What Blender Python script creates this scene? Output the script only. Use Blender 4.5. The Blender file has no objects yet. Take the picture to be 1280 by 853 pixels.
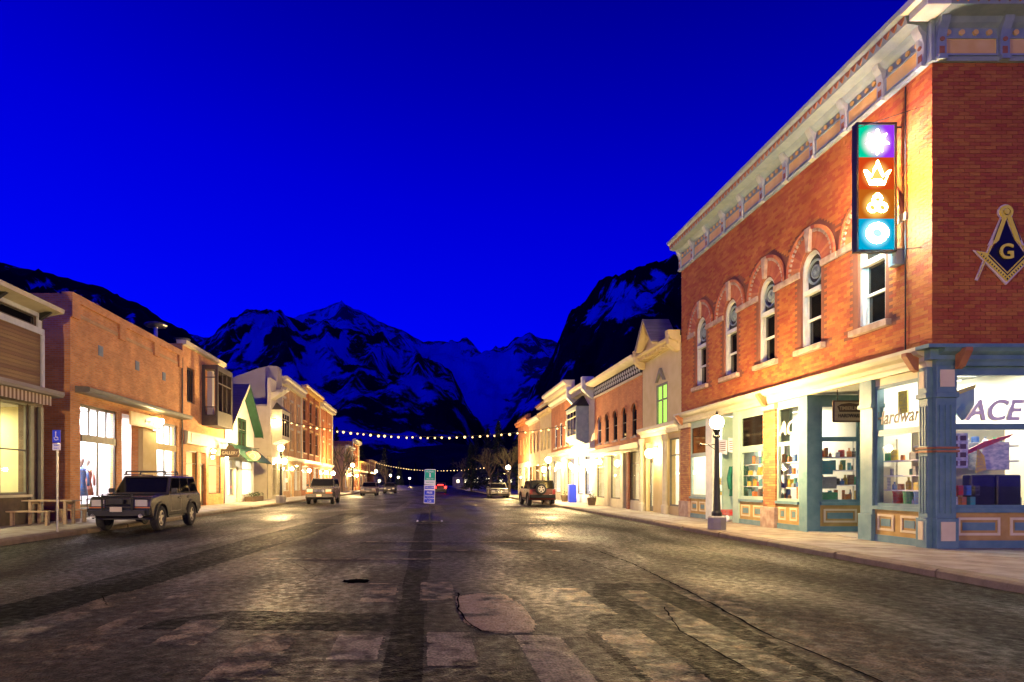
import bpy, bmesh, math, random
import numpy as np
from math import pi, sin, cos, radians as R
from mathutils import Vector, noise
C = bpy.context.scene
COL = C.collection
random.seed(7)
# ---------------------------------------------------------------- camera, world, exposure
cd = bpy.data.cameras.new('camera'); cam = bpy.data.objects.new('camera', cd); COL.objects.link(cam)
cam.location = (0, 0, 1.45); cam.rotation_euler = (R(90), 0, 0)
cd.sensor_width = 36; cd.lens = 780 / 1280 * 36; cd.shift_x = 105 / 1280; cd.shift_y = 177.5 / 1280
cd.clip_start = .05; cd.clip_end = 20000
C.camera = cam
C.view_settings.view_transform = 'Standard'; C.view_settings.look = 'None'
C.view_settings.exposure = 0.0; C.view_settings.gamma = 1
w = bpy.data.worlds.new('World'); C.world = w; w.use_nodes = True
nt = w.node_tree; nt.nodes.clear()
wo = nt.nodes.new('ShaderNodeOutputWorld'); bg = nt.nodes.new('ShaderNodeBackground')
tc = nt.nodes.new('ShaderNodeTexCoord'); sx = nt.nodes.new('ShaderNodeSeparateXYZ'); cr = nt.nodes.new('ShaderNodeValToRGB')
nt.links.new(tc.outputs['Generated'], sx.inputs[0])
mm = nt.nodes.new('ShaderNodeMath'); mm.operation = 'MULTIPLY_ADD'; mm.inputs[1].default_value = .16   # west side darkens a little sooner
nt.links.new(sx.outputs['X'], mm.inputs[0]); nt.links.new(sx.outputs['Z'], mm.inputs[2])
nt.links.new(mm.outputs[0], cr.inputs[0])
el = cr.color_ramp.elements
el[0].position = 0; el[0].color = (0, .012, 1.2, 1)
el[1].position = 1; el[1].color = (0, 0, .07, 1)
for p, c in ((.10, (0, .006, 1.05, 1)), (.18, (0, .002, .98, 1)), (.28, (0, .001, .84, 1)), (.40, (0, 0, .68, 1)), (.53, (0, 0, .46, 1)), (.66, (0, 0, .26, 1)), (.8, (0, 0, .11, 1))):
    e = el.new(p); e.color = c
nt.links.new(cr.outputs[0], bg.inputs[0]); bg.inputs[1].default_value = 1.0
nt.links.new(bg.outputs[0], wo.inputs[0])
cy = C.cycles
cy.use_denoising = True; cy.use_light_tree = True; cy.max_bounces = 6; cy.diffuse_bounces = 3; cy.glossy_bounces = 3
cy.transparent_max_bounces = 8; cy.transmission_bounces = 4; cy.sample_clamp_indirect = 4; cy.sample_clamp_direct = 0
cy.caustics_reflective = False; cy.caustics_refractive = False; cy.blur_glossy = .5
# ---------------------------------------------------------------- materials
M = {}
def mat(name, c, c2=None, scale=3, rough=.7, metal=0, bump=0, bscale=30, spec=.5, detail=4, stretch=None, island=0, emit=None, es=0):
    if name in M: return M[name]
    m = bpy.data.materials.new(name); m.use_nodes = True; M[name] = m
    n = m.node_tree.nodes; l = m.node_tree.links; b = n['Principled BSDF']
    b.inputs['Base Color'].default_value = (*c, 1); b.inputs['Roughness'].default_value = rough
    b.inputs['Metallic'].default_value = metal; b.inputs['Specular IOR Level'].default_value = spec
    if emit: b.inputs['Emission Color'].default_value = (*emit, 1); b.inputs['Emission Strength'].default_value = es
    t = n.new('ShaderNodeTexCoord'); src = t.outputs['Object']
    if stretch:
        mp = n.new('ShaderNodeMapping'); mp.inputs['Scale'].default_value = stretch; l.new(src, mp.inputs[0]); src = mp.outputs[0]
    col = None
    if c2:
        nz = n.new('ShaderNodeTexNoise'); nz.inputs['Scale'].default_value = scale; nz.inputs['Detail'].default_value = detail; l.new(src, nz.inputs[0])
        rp = n.new('ShaderNodeValToRGB'); rp.color_ramp.elements[0].position = .35; rp.color_ramp.elements[1].position = .65
        rp.color_ramp.elements[0].color = (*c, 1); rp.color_ramp.elements[1].color = (*c2, 1)
        l.new(nz.outputs[0], rp.inputs[0]); col = rp.outputs[0]; l.new(col, b.inputs['Base Color'])
    if island:
        g = n.new('ShaderNodeNewGeometry'); oi = n.new('ShaderNodeObjectInfo')
        a = n.new('ShaderNodeMath'); a.operation = 'ADD'; l.new(g.outputs['Random Per Island'], a.inputs[0]); l.new(oi.outputs['Random'], a.inputs[1])
        f = n.new('ShaderNodeMath'); f.operation = 'FRACT'; l.new(a.outputs[0], f.inputs[0])
        mr = n.new('ShaderNodeMapRange'); mr.inputs[3].default_value = 1 - island; mr.inputs[4].default_value = 1 + island; l.new(f.outputs[0], mr.inputs[0])
        h = n.new('ShaderNodeHueSaturation'); l.new(mr.outputs[0], h.inputs['Value'])
        mh = n.new('ShaderNodeMapRange'); mh.inputs[3].default_value = .485; mh.inputs[4].default_value = .515; l.new(f.outputs[0], mh.inputs[0]); l.new(mh.outputs[0], h.inputs['Hue'])
        if col: l.new(col, h.inputs['Color'])
        else: h.inputs['Color'].default_value = (*c, 1)
        l.new(h.outputs[0], b.inputs['Base Color'])
    if bump:
        n2 = n.new('ShaderNodeTexNoise'); n2.inputs['Scale'].default_value = bscale; n2.inputs['Detail'].default_value = 5; l.new(src, n2.inputs[0])
        bp = n.new('ShaderNodeBump'); bp.inputs['Strength'].default_value = bump; bp.inputs['Distance'].default_value = .02
        l.new(n2.outputs[0], bp.inputs['Height']); l.new(bp.outputs[0], b.inputs['Normal'])
    return m
def brickmat(name, c, c2, mortar, sc=1.0, axis='yz'):
    m = bpy.data.materials.new(name); m.use_nodes = True; M[name] = m
    n = m.node_tree.nodes; l = m.node_tree.links; b = n['Principled BSDF']; b.inputs['Roughness'].default_value = .85
    t = n.new('ShaderNodeTexCoord'); s = n.new('ShaderNodeSeparateXYZ'); l.new(t.outputs['Object'], s.inputs[0])
    ad = n.new('ShaderNodeMath'); ad.operation = 'ADD'; l.new(s.outputs['X'], ad.inputs[0]); l.new(s.outputs['Y'], ad.inputs[1])
    cb = n.new('ShaderNodeCombineXYZ'); l.new(ad.outputs[0], cb.inputs[0]); l.new(s.outputs['Z'], cb.inputs[1])
    bt = n.new('ShaderNodeTexBrick'); l.new(cb.outputs[0], bt.inputs[0]); bt.inputs['Scale'].default_value = 1
    bt.inputs['Brick Width'].default_value = .21 * sc; bt.inputs['Row Height'].default_value = .075 * sc; bt.inputs['Mortar Size'].default_value = .009 * sc
    bt.inputs['Color1'].default_value = (*c, 1); bt.inputs['Color2'].default_value = (*c2, 1); bt.inputs['Mortar'].default_value = (*mortar, 1)
    nz = n.new('ShaderNodeTexNoise'); nz.inputs['Scale'].default_value = 1.2; nz.inputs['Detail'].default_value = 6; l.new(t.outputs['Object'], nz.inputs[0])
    mr = n.new('ShaderNodeMapRange'); mr.inputs[1].default_value = .3; mr.inputs[2].default_value = .7; mr.inputs[3].default_value = .8; mr.inputs[4].default_value = 1.12; l.new(nz.outputs[0], mr.inputs[0])
    h = n.new('ShaderNodeHueSaturation'); l.new(mr.outputs[0], h.inputs['Value']); l.new(bt.outputs[0], h.inputs['Color']); l.new(h.outputs[0], b.inputs['Base Color'])
    bp = n.new('ShaderNodeBump'); bp.inputs['Strength'].default_value = .5; bp.inputs['Distance'].default_value = .01
    iv = n.new('ShaderNodeMath'); iv.operation = 'SUBTRACT'; iv.inputs[0].default_value = 1; l.new(bt.outputs['Fac'], iv.inputs[1])
    l.new(iv.outputs[0], bp.inputs['Height']); l.new(bp.outputs[0], b.inputs['Normal'])
    return m
def emat(name, c, s):
    if name in M: return M[name]
    m = bpy.data.materials.new(name); m.use_nodes = True; M[name] = m
    n = m.node_tree.nodes; l = m.node_tree.links; n.remove(n['Principled BSDF'])
    e = n.new('ShaderNodeEmission'); e.inputs[0].default_value = (*c, 1); e.inputs[1].default_value = s
    l.new(e.outputs[0], n['Material Output'].inputs[0]); return m
def glassmat(name, tint=(1, 1, 1), g=.06):
    m = bpy.data.materials.new(name); m.use_nodes = True; M[name] = m
    n = m.node_tree.nodes; l = m.node_tree.links; n.remove(n['Principled BSDF'])
    a = n.new('ShaderNodeBsdfTransparent'); a.inputs[0].default_value = (*tint, 1)
    b = n.new('ShaderNodeBsdfGlossy'); b.inputs['Roughness'].default_value = .02
    f = n.new('ShaderNodeFresnel'); f.inputs[0].default_value = 1.45
    x = n.new('ShaderNodeMixShader'); ge = n.new('ShaderNodeNewGeometry'); mx = n.new('ShaderNodeMath'); mx.operation = 'SUBTRACT'; mx.use_clamp = True; l.new(f.outputs[0], mx.inputs[0]); l.new(ge.outputs['Backfacing'], mx.inputs[1])
    l.new(mx.outputs[0], x.inputs[0]); l.new(a.outputs[0], x.inputs[1]); l.new(b.outputs[0], x.inputs[2])
    l.new(x.outputs[0], n['Material Output'].inputs[0]); return m
mat('blue_paint', (.10, .21, .24), (.15, .27, .29), 4, .45, bump=.1)
mat('lamplit_blue_paint', (.30, .45, .38), (.38, .52, .43), 3, .5, bump=.1)  # same shop-front blue, with the street lamp's pale warm cast put into the colour
mat('cream_trim', (.60, .55, .34), (.68, .63, .42), 3, .55, bump=.1)
mat('white_trim', (.56, .60, .56), (.66, .69, .64), 5, .5, bump=.1)
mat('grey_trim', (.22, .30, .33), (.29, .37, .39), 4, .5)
mat('ochre_paint', (.42, .26, .06), (.52, .34, .10), 4, .5)
mat('panel_cream', (.70, .60, .36), (.76, .66, .42), 4, .5)
mat('rust_paint', (.34, .13, .05), (.42, .18, .07), 8, .6)
mat('gold_panel', (.82, .52, .12), (.88, .62, .20), 3, .45)
mat('mortar', (.25, .09, .05), (.19, .07, .04), 2, .9)
mat('red_brick', (.38, .095, .022), (.47, .14, .036), 1.1, .8, bump=.5, bscale=60, island=.13)
mat('arch_brick', (.40, .11, .05), (.50, .16, .07), 3, .8, bump=.4, island=.2)
mat('sandstone', (.50, .38, .28), (.34, .22, .16), 5, .85, bump=.7, bscale=20)
mat('pier_brick', (.42, .17, .06), (.50, .22, .08), 3, .8, island=.2, bump=.3)
brickmat('orange_brick', (.66, .26, .065), (.80, .38, .12), (.60, .40, .22))
brickmat('dark_brick', (.34, .11, .05), (.42, .15, .07), (.32, .2, .13))
brickmat('rust_brick', (.54, .18, .045), (.62, .24, .07), (.40, .18, .09))
brickmat('tan_brick', (.62, .36, .13), (.70, .43, .18), (.5, .36, .22))
mat('buff_stucco', (.66, .56, .24), (.72, .62, .30), 2, .85, bump=.3, bscale=60)
mat('yellow_stucco', (.64, .50, .20), (.70, .57, .26), 2, .8, bump=.2)
mat('cream_stucco', (.56, .50, .32), (.63, .57, .38), 1.5, .85, bump=.3, bscale=50)
mat('grey_stucco', (.32, .29, .24), (.36, .33, .28), 1, .85)
mat('white_siding', (.70, .68, .60), (.76, .74, .66), 2, .6)
mat('brown_siding', (.20, .115, .04), (.28, .165, .06), 2.5, .6, bump=.3, stretch=(1, .25, 6), island=.22)
mat('dark_wood', (.10, .065, .035), (.15, .10, .055), 5, .6)
mat('table_wood', (.42, .30, .17), (.52, .38, .22), 3, .6, stretch=(1, 6, 6))
mat('dark_frame', (.07, .065, .05), (.10, .09, .07), 5, .45)
mat('olive_frame', (.17, .17, .12), (.21, .21, .15), 5, .5)
mat('green_trim', (.012, .055, .028), (.02, .075, .04), 4, .5)
mat('metal_roof', (.20, .18, .22), (.28, .25, .30), 1.5, .45, metal=.3, stretch=(1, 8, 1))
mat('roofing', (.06, .06, .065), (.09, .09, .095), 2, .9)
mat('iron', (.025, .028, .025), (.035, .035, .03), 6, .4, metal=.4)
mat('steel', (.45, .45, .42), (.35, .34, .32), 8, .35, metal=.8)
mat('concrete', (.40, .37, .31), (.30, .27, .22), 2.2, .85, bump=.6, bscale=25)
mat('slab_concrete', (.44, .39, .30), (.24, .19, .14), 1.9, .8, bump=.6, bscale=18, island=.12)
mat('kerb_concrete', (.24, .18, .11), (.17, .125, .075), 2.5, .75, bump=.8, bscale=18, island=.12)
mat('black_fabric', (.02, .02, .02), rough=.9)
mat('room_wall', (.80, .74, .58), (.84, .78, .62), 1, .9)
mat('room_white', (.85, .84, .86), rough=.9)
mat('room_yellow', (.80, .74, .40), (.84, .78, .46), 1, .9)
mat('room_dark', (.02, .018, .015), rough=.9)
mat('room_floor', (.30, .22, .14), rough=.6)
glassmat('clear_glass')
mat('dark_glass', (.008, .008, .008), rough=.04, spec=.8)
mat('smoky_glass', (.05, .04, .03), (.02, .016, .012), 2, .08)
emat('lamp_globe', (1, .66, .27), 3600); emat('near_lamp_globe', (1, .68, .28), 1600)
emat('string_bulb', (1, .62, .22), 4.2)
emat('tube_light', (1, .93, .75), 9)
emat('sconce_glow', (1, .74, .36), 200)
# ---------------------------------------------------------------- mesh builder
RX, LX = 10.1, -12.9
TR = lambda u, d, z: (RX - d, u, z)
TL = lambda u, d, z: (LX + d, u, z)
def TS(yc, s=-1): return lambda u, d, z: (u, yc + s * d, z)      # a wall across the street axis; d points to the camera
TW = lambda x, y, z: (x, y, z)
ORG = {}
class MB:
    def __init__(s, T=TW): s.v = []; s.f = []; s.T = T
    def add(s, vs, fs):
        k = len(s.v); s.v += [s.T(*p) for p in vs]; s.f += [tuple(i + k for i in f) for f in fs]; return s
    def box(s, a, b, c, d, e, f):
        return s.add([(a, c, e), (b, c, e), (b, d, e), (a, d, e), (a, c, f), (b, c, f), (b, d, f), (a, d, f)],
                     [(0, 3, 2, 1), (4, 5, 6, 7), (0, 1, 5, 4), (1, 2, 6, 5), (2, 3, 7, 6), (3, 0, 4, 7)])
    def poly(s, pts, d0, d1):                       # outline in (u,z), thickness along d
        n = len(pts); vs = [(p[0], d0, p[1]) for p in pts] + [(p[0], d1, p[1]) for p in pts]
        return s.add(vs, [tuple(range(n)), tuple(range(2 * n - 1, n - 1, -1))] + [(i, i + n, (i + 1) % n + n, (i + 1) % n) for i in range(n)])
    def run(s, pts, u0, u1):                        # profile in (d,z) run along u
        n = len(pts); vs = [(u0, p[0], p[1]) for p in pts] + [(u1, p[0], p[1]) for p in pts]
        return s.add(vs, [tuple(range(n)), tuple(range(2 * n - 1, n - 1, -1))] + [(i, i + n, (i + 1) % n + n, (i + 1) % n) for i in range(n)])
    def lathe(s, u, d, prof, n=12):                 # (r,z) profile round the z axis
        vs = []; fs = []; m = len(prof)
        for r, z in prof:
            for k in range(n): a = 2 * pi * k / n; vs.append((u + r * cos(a), d + r * sin(a), z))
        for j in range(m - 1):
            for k in range(n): fs.append((j * n + k, j * n + (k + 1) % n, (j + 1) * n + (k + 1) % n, (j + 1) * n + k))
        fs += [tuple(range(n)), tuple(range(m * n - 1, (m - 1) * n - 1, -1))]
        return s.add(vs, fs)
    def tube(s, pts, r, n=6, r2=None):
        P = [Vector(p) for p in pts]; vs = []; fs = []
        for i, p in enumerate(P):
            t = (P[min(i + 1, len(P) - 1)] - P[max(i - 1, 0)]).normalized()
            a = t.cross(Vector((0, 0, 1)) if abs(t.z) < .9 else Vector((1, 0, 0))).normalized(); b = t.cross(a)
            rr = r if r2 is None else r + (r2 - r) * i / (len(P) - 1)
            for k in range(n): q = p + (a * cos(2 * pi * k / n) + b * sin(2 * pi * k / n)) * rr; vs.append(tuple(q))
        for i in range(len(P) - 1):
            for k in range(n): fs.append((i * n + k, i * n + (k + 1) % n, (i + 1) * n + (k + 1) % n, (i + 1) * n + k))
        fs += [tuple(range(n)), tuple(range(len(P) * n - 1, (len(P) - 1) * n - 1, -1))]
        return s.add(vs, fs)
    def ring(s, u, z, r0, r1, d0, d1, a0=0, a1=2 * pi, n=20):
        full = abs(a1 - a0 - 2 * pi) < 1e-6
        for k in range(n):
            a = a0 + (a1 - a0) * k / n; b = a0 + (a1 - a0) * (k + 1) / n
            s.poly([(u + r0 * cos(a), z + r0 * sin(a)), (u + r1 * cos(a), z + r1 * sin(a)), (u + r1 * cos(b), z + r1 * sin(b)), (u + r0 * cos(b), z + r0 * sin(b))], d0, d1)
        return s
    def disc(s, u, z, r, d0, d1, n=16): return s.poly([(u + r * cos(2 * pi * k / n), z + r * sin(2 * pi * k / n)) for k in range(n)], d0, d1)
    def cap(s, c, r, nl=8, nm=12):                  # a ball
        vs = []; fs = []
        for i in range(nl + 1):
            a = pi * i / nl
            for k in range(nm): b = 2 * pi * k / nm; vs.append((c[0] + r * sin(a) * cos(b), c[1] + r * sin(a) * sin(b), c[2] + r * cos(a)))
        for i in range(nl):
            for k in range(nm): fs.append((i * nm + k, i * nm + (k + 1) % nm, (i + 1) * nm + (k + 1) % nm, (i + 1) * nm + k))
        return s.add(vs, fs)
    def build(s, name, m, parent=None, smooth=False, bevel=0, kind=None, local=False, fix=True, label=None):
        me = bpy.data.meshes.new(name); o = bpy.data.objects.new(name, me); COL.objects.link(o)
        org = ORG.get(parent.name, Vector((0, 0, 0))) if (parent and not local) else Vector((0, 0, 0))
        if parent is None and s.v:                  # a thing that is one mesh gets its origin at its base
            xs = [p[0] for p in s.v]; ys = [p[1] for p in s.v]; zs = [p[2] for p in s.v]
            if kind != 'structure': org = Vector(((min(xs) + max(xs)) / 2, (min(ys) + max(ys)) / 2, min(zs)))
            o.location = org
        me.from_pydata([(p[0] - org.x, p[1] - org.y, p[2] - org.z) for p in s.v], [], s.f)
        if fix:
            bm = bmesh.new(); bm.from_mesh(me); bmesh.ops.recalc_face_normals(bm, faces=bm.faces); bm.to_mesh(me); bm.free()
        me.materials.append(M[m] if isinstance(m, str) else m)
        if smooth: me.polygons.foreach_set('use_smooth', [True] * len(me.polygons))
        if parent: o.parent = parent
        ORG[o.name] = org
        if bevel:
            b = o.modifiers.new('edge', 'BEVEL'); b.width = bevel; b.segments = 2; b.limit_method = 'ANGLE'; b.angle_limit = R(35)
        if kind: o['kind'] = kind
        if label: o['label'] = label
        return o
def tag(o, label, cat, group=None):
    o['label'] = label; o['category'] = cat
    if group: o['group'] = group
    return o
def thing(name, label, cat, loc=(0, 0, 0), rz=0, group=None):
    o = bpy.data.objects.new(name, None); COL.objects.link(o); o.location = loc; o.rotation_euler = (0, 0, rz)
    o.empty_display_size = .2; ORG[o.name] = Vector(loc); return tag(o, label, cat, group)
def copy_tree(o, parent=None):
    c = o.copy(); COL.objects.link(c); ORG[c.name] = ORG[o.name]
    if parent: c.parent = parent
    for ch in list(o.children): copy_tree(ch, c)
    return c
def bx(name, m, parent, T, a, b, c, d, e, f, **k): return MB(T).box(a, b, c, d, e, f).build(name, m, parent, **k)
def text(s, size, loc, m, parent=None, rot=(R(90), 0, 0), ext=.01, shear=0, name='lettering', sx_=1):
    cu = bpy.data.curves.new(name, 'FONT'); cu.body = s; cu.size = size; cu.extrude = ext; cu.shear = shear
    cu.align_x = 'CENTER'; cu.align_y = 'CENTER'; cu.offset = size * .015
    tmp = bpy.data.objects.new('tmp', cu); COL.objects.link(tmp); bpy.context.view_layer.update()
    me = bpy.data.meshes.new_from_object(tmp.evaluated_get(bpy.context.evaluated_depsgraph_get())); bpy.data.objects.remove(tmp); bpy.data.curves.remove(cu)
    o = bpy.data.objects.new(name, me); COL.objects.link(o); me.materials.clear(); me.materials.append(M[m]); o.rotation_euler = rot
    org = ORG[parent.name] if parent else Vector((0, 0, 0)); o.location = Vector(loc) - org; o.scale = (sx_, 1, 1)
    if parent: o.parent = parent
    ORG[o.name] = Vector(loc); return o
RR = (R(90), 0, R(-90)); RL = (R(90), 0, R(90))
# ---------------------------------------------------------------- building parts
def optop(o, u):
    a, b, lo, hi = o[:4]
    if len(o) > 4 and o[4]:
        r = (b - a) / 2; c = (a + b) / 2; return hi - r + math.sqrt(max(0, r * r - (u - c) ** 2))
    return hi
def wall(name, m, parent, T, u0, u1, z0, z1, ops=(), th=.3, d1=0):
    bp = {u0, u1}
    for o in ops:
        bp |= {o[0], o[1]}
        if len(o) > 4 and o[4]: bp |= {(o[0] + o[1]) / 2 - (o[1] - o[0]) / 2 * cos(pi * k / 10) for k in range(1, 10)}
    us = sorted(x for x in bp if u0 - 1e-6 <= x <= u1 + 1e-6); mb = MB(T)
    for a, b in zip(us, us[1:]):
        if b - a < 1e-4: continue
        c = (a + b) / 2; cut = sorted([o for o in ops if o[0] < c < o[1]], key=lambda o: o[2]); za = zb = z0
        for o in cut:
            if o[2] > max(za, zb) + 1e-4: mb.poly([(a, za), (b, zb), (b, o[2]), (a, o[2])], d1 - th, d1)
            za, zb = optop(o, a), optop(o, b)
        if z1 > min(za, zb) + 1e-4: mb.poly([(a, za), (b, zb), (b, z1), (a, z1)], d1 - th, d1)
    return mb.build(name, m, parent)
def window(parent, T, a, b, lo, hi, fm='white_trim', gm='clear_glass', nu=1, zs=(), fw=.06, d=-.1, arch=False, th=.07, nus=None, name='window', bw=None):
    mb = MB(T); r = (b - a) / 2; c = (a + b) / 2; sp = hi - r if arch else hi; bw = bw or fw * .7
    mb.box(a, b, d - th, d, lo, lo + fw)
    mb.box(a, a + fw, d - th, d, lo + fw, sp); mb.box(b - fw, b, d - th, d, lo + fw, sp)
    if arch: mb.ring(c, sp, r - fw, r, d - th, d, 0, pi, 14)
    else: mb.box(a + fw, b - fw, d - th, d, hi - fw, hi)
    lev = [lo + fw] + list(zs) + [hi - fw]
    for z in zs: mb.box(a + fw, b - fw, d - th + .005, d - .005, z - bw / 2, z + bw / 2)
    for i in range(len(lev) - 1):
        k = nus[i] if nus else nu
        for j in range(1, k):
            u = a + fw + (b - a - 2 * fw) * j / k; mb.box(u - bw / 2, u + bw / 2, d - th + .01, d - .01, lev[i], lev[i + 1])
    w_ = mb.build(name, fm, parent)
    for i in range(len(lev) - 1):
        k = nus[i] if nus else nu
        for j in range(k):
            ua = a + fw + (b - a - 2 * fw) * j / k; ub = a + fw + (b - a - 2 * fw) * (j + 1) / k
            g = MB(T); z0, z1 = lev[i], lev[i + 1]; dd = d - th / 2
            if arch and i == len(lev) - 2: g.poly([(ua, z0), (ub, z0), (ub, sp)] + [(c + (r - fw) * cos(pi * q / 10), sp + (r - fw) * sin(pi * q / 10)) for q in range(1, 10)] + [(ua, sp)], dd - .005, dd + .005)
            else: g.box(ua, ub, dd - .005, dd + .005, z0, z1)
            gg = gm[i] if isinstance(gm, (list, tuple)) else gm
            g.build('pane', gg, w_)
    return w_
def area(loc, rot, sx_, sy_, power, col, name='ceiling_light_glow'):
    L = bpy.data.lights.new(name, 'AREA'); L.shape = 'RECTANGLE'; L.size = sx_; L.size_y = sy_; L.energy = power; L.color = col
    o = bpy.data.objects.new(name, L); COL.objects.link(o); o.location = loc; o.rotation_euler = rot; return o
def room(B, T, u0, u1, depth, z0=.16, z1=3.9, wallm='room_wall', power=120, col=(1, .9, .72), d0=-.31, n=1):
    mb = MB(T); mb.box(u0, u1, d0 - depth, d0 - depth + .05, z0, z1); mb.box(u0, u0 + .05, d0 - depth + .05, d0, z0, z1); mb.box(u1 - .05, u1, d0 - depth + .05, d0, z0, z1)
    mb.build('interior_wall', wallm, B)
    bx('interior_floor', 'room_floor', B, T, u0, u1, d0 - depth, d0, z0 - .05, z0); bx('interior_ceiling', 'room_white', B, T, u0, u1, d0 - depth, d0, z1, z1 + .05)
    for k in range(n):
        uc = u0 + (u1 - u0) * (k + .5) / n; dc = d0 - depth * .45; w_ = min(.6, (u1 - u0) / n * .35)
        bx('ceiling_lamp', 'tube_light', B, T, uc - w_, uc + w_, dc - .12, dc + .12, z1 - .09, z1 - .03)
        p = T(uc, dc, z1 - .11); sxx = 2 * w_ if T(1, 0, 0)[0] != T(0, 0, 0)[0] else .24; syy = .24 if sxx != .24 else 2 * w_
        area(p, (0, 0, 0), sxx, syy, power / n, col)
def shell(B, T, u0, u1, h, depth, wallm, roofz=None, low=None, fl=4.1):   # side walls, back, roof, upper floor behind a front wall
    mb = MB(T); low = low or .1
    mb.box(u0, u0 + .2, -depth, -.301, .1, h); mb.box(u1 - .2, u1, -depth, -.301, .1, h); mb.box(u0 + .2, u1 - .2, -depth, -depth + .2, .1, h)
    mb.build('side_wall', wallm, B)
    rz = roofz or h - .5
    bx('roof', 'roofing', B, T, u0 + .2, u1 - .2, -depth + .2, -.301, rz, rz + .15)
    bx('upper_floor', 'room_dark', B, T, u0 + .2, u1 - .2, -depth + .2, -.301, fl, fl + .15)
# ---------------------------------------------------------------- ground, road, pavements
def asphalt(name='asphalt', paint=None, lo=.5, hi=.6, sc=3, spec=.13):
    m = bpy.data.materials.new(name); m.use_nodes = True; M[name] = m
    n = m.node_tree.nodes; l = m.node_tree.links; b = n['Principled BSDF']; t = n.new('ShaderNodeTexCoord')
    def nz(scale, det, st=None, dist=0):
        src = t.outputs['Object']
        if st: mp = n.new('ShaderNodeMapping'); mp.inputs['Scale'].default_value = st; l.new(src, mp.inputs[0]); src = mp.outputs[0]
        q = n.new('ShaderNodeTexNoise'); q.inputs['Scale'].default_value = scale; q.inputs['Detail'].default_value = det; q.inputs['Distortion'].default_value = dist; l.new(src, q.inputs[0]); return q.outputs[0]
    def ramp(src, p0, p1, c0, c1):
        r = n.new('ShaderNodeValToRGB'); r.color_ramp.elements[0].position = p0; r.color_ramp.elements[1].position = p1
        r.color_ramp.elements[0].color = (*c0, 1); r.color_ramp.elements[1].color = (*c1, 1); l.new(src, r.inputs[0]); return r.outputs[0]
    lanes = ramp(nz(1, 4, (.42, .035, 1), .6), .42, .60, (.0045, .004, .0038), (.0235, .0185, .0165))     # wheel tracks along the street
    blot = ramp(nz(.55, 6, (1, .6, 1), .4), .36, .66, (.4, .4, .4), (1.5, 1.42, 1.3))
    grain = ramp(nz(42, 6), .40, .62, (.3, .3, .3), (2.1, 2.0, 1.85)); mott = ramp(nz(6, 5), .38, .62, (.55, .55, .55), (1.5, 1.47, 1.45))
    def mul(a, c):
        x = n.new('ShaderNodeMix'); x.data_type = 'RGBA'; x.blend_type = 'MULTIPLY'; x.inputs[0].default_value = 1; l.new(a, x.inputs[6]); l.new(c, x.inputs[7]); return x.outputs[2]
    colr = mul(mul(mul(lanes, blot), grain), mott)
    if paint:                                            # marks and patches worn through in places
        mk = n.new('ShaderNodeMapRange'); mk.inputs[1].default_value = lo; mk.inputs[2].default_value = hi; l.new(nz(sc, 9), mk.inputs[0])
        pc = n.new('ShaderNodeRGB'); pc.outputs[0].default_value = (*paint, 1); pg = mul(pc.outputs[0], ramp(nz(42, 6), .40, .62, (.55, .55, .55), (1.3, 1.3, 1.3)))
        x = n.new('ShaderNodeMix'); x.data_type = 'RGBA'; l.new(mk.outputs[0], x.inputs[0]); l.new(colr, x.inputs[6]); l.new(pg, x.inputs[7]); colr = x.outputs[2]
    l.new(colr, b.inputs['Base Color'])
    rr = n.new('ShaderNodeMapRange'); rr.inputs[1].default_value = .38; rr.inputs[2].default_value = .62; rr.inputs[3].default_value = .36; rr.inputs[4].default_value = .85
    av = n.new('ShaderNodeMath'); av.operation = 'MULTIPLY_ADD'; av.inputs[1].default_value = .45; l.new(nz(9, 6), av.inputs[0]); hv = n.new('ShaderNodeMath'); hv.operation = 'MULTIPLY'; hv.inputs[1].default_value = .55; l.new(nz(.6, 4, (1.0, .35, 1), .5), hv.inputs[0]); l.new(hv.outputs[0], av.inputs[2]); l.new(av.outputs[0], rr.inputs[0]); l.new(rr.outputs[0], b.inputs['Roughness']); b.inputs['Specular IOR Level'].default_value = spec
    b1 = n.new('ShaderNodeBump'); b1.inputs['Strength'].default_value = .9; b1.inputs['Distance'].default_value = .03; l.new(nz(48, 4), b1.inputs['Height'])
    b2 = n.new('ShaderNodeBump'); b2.inputs['Strength'].default_value = .5; b2.inputs['Distance'].default_value = .05; l.new(nz(3.5, 5), b2.inputs['Height'])
    l.new(b1.outputs[0], b2.inputs['Normal']); l.new(b2.outputs[0], b.inputs['Normal']); return m
asphalt()
_worn = lambda name, c, lo, hi, sc=5, rough=.6: asphalt(name, c, lo, hi, sc)
def worn(name, c, lo, hi, sc=5, rough=.6):           # paint or patch worn through to the asphalt below
    m = mat(name, c, tuple(x * .55 for x in c), 40, rough, bump=1, bscale=48); n = m.node_tree.nodes; l = m.node_tree.links
    t = n.new('ShaderNodeTexCoord'); q = n.new('ShaderNodeTexNoise'); q.inputs['Scale'].default_value = sc; q.inputs['Detail'].default_value = 9; q.inputs['Roughness'].default_value = .7; l.new(t.outputs['Object'], q.inputs[0])
    r = n.new('ShaderNodeMapRange'); r.inputs[1].default_value = lo; r.inputs[2].default_value = hi; l.new(q.outputs[0], r.inputs[0]); l.new(r.outputs[0], n['Principled BSDF'].inputs['Alpha']); return m
_worn('worn_paint', (.17, .13, .095), .46, .60, 3.2); _worn('far_paint', (.15, .13, .10), .44, .6, 3); _worn('patch_concrete', (.20, .14, .115), .36, .46, 1.8)
mat('crack_tar', (.003, .003, .003), rough=1, spec=0)
_worn('dust', (.15, .11, .07), .45, .68, 1.5)
G = lambda px, py: ((px - 535) * 1.45 / (py - 604), 1131 / (py - 604))
S = 'structure'
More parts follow.
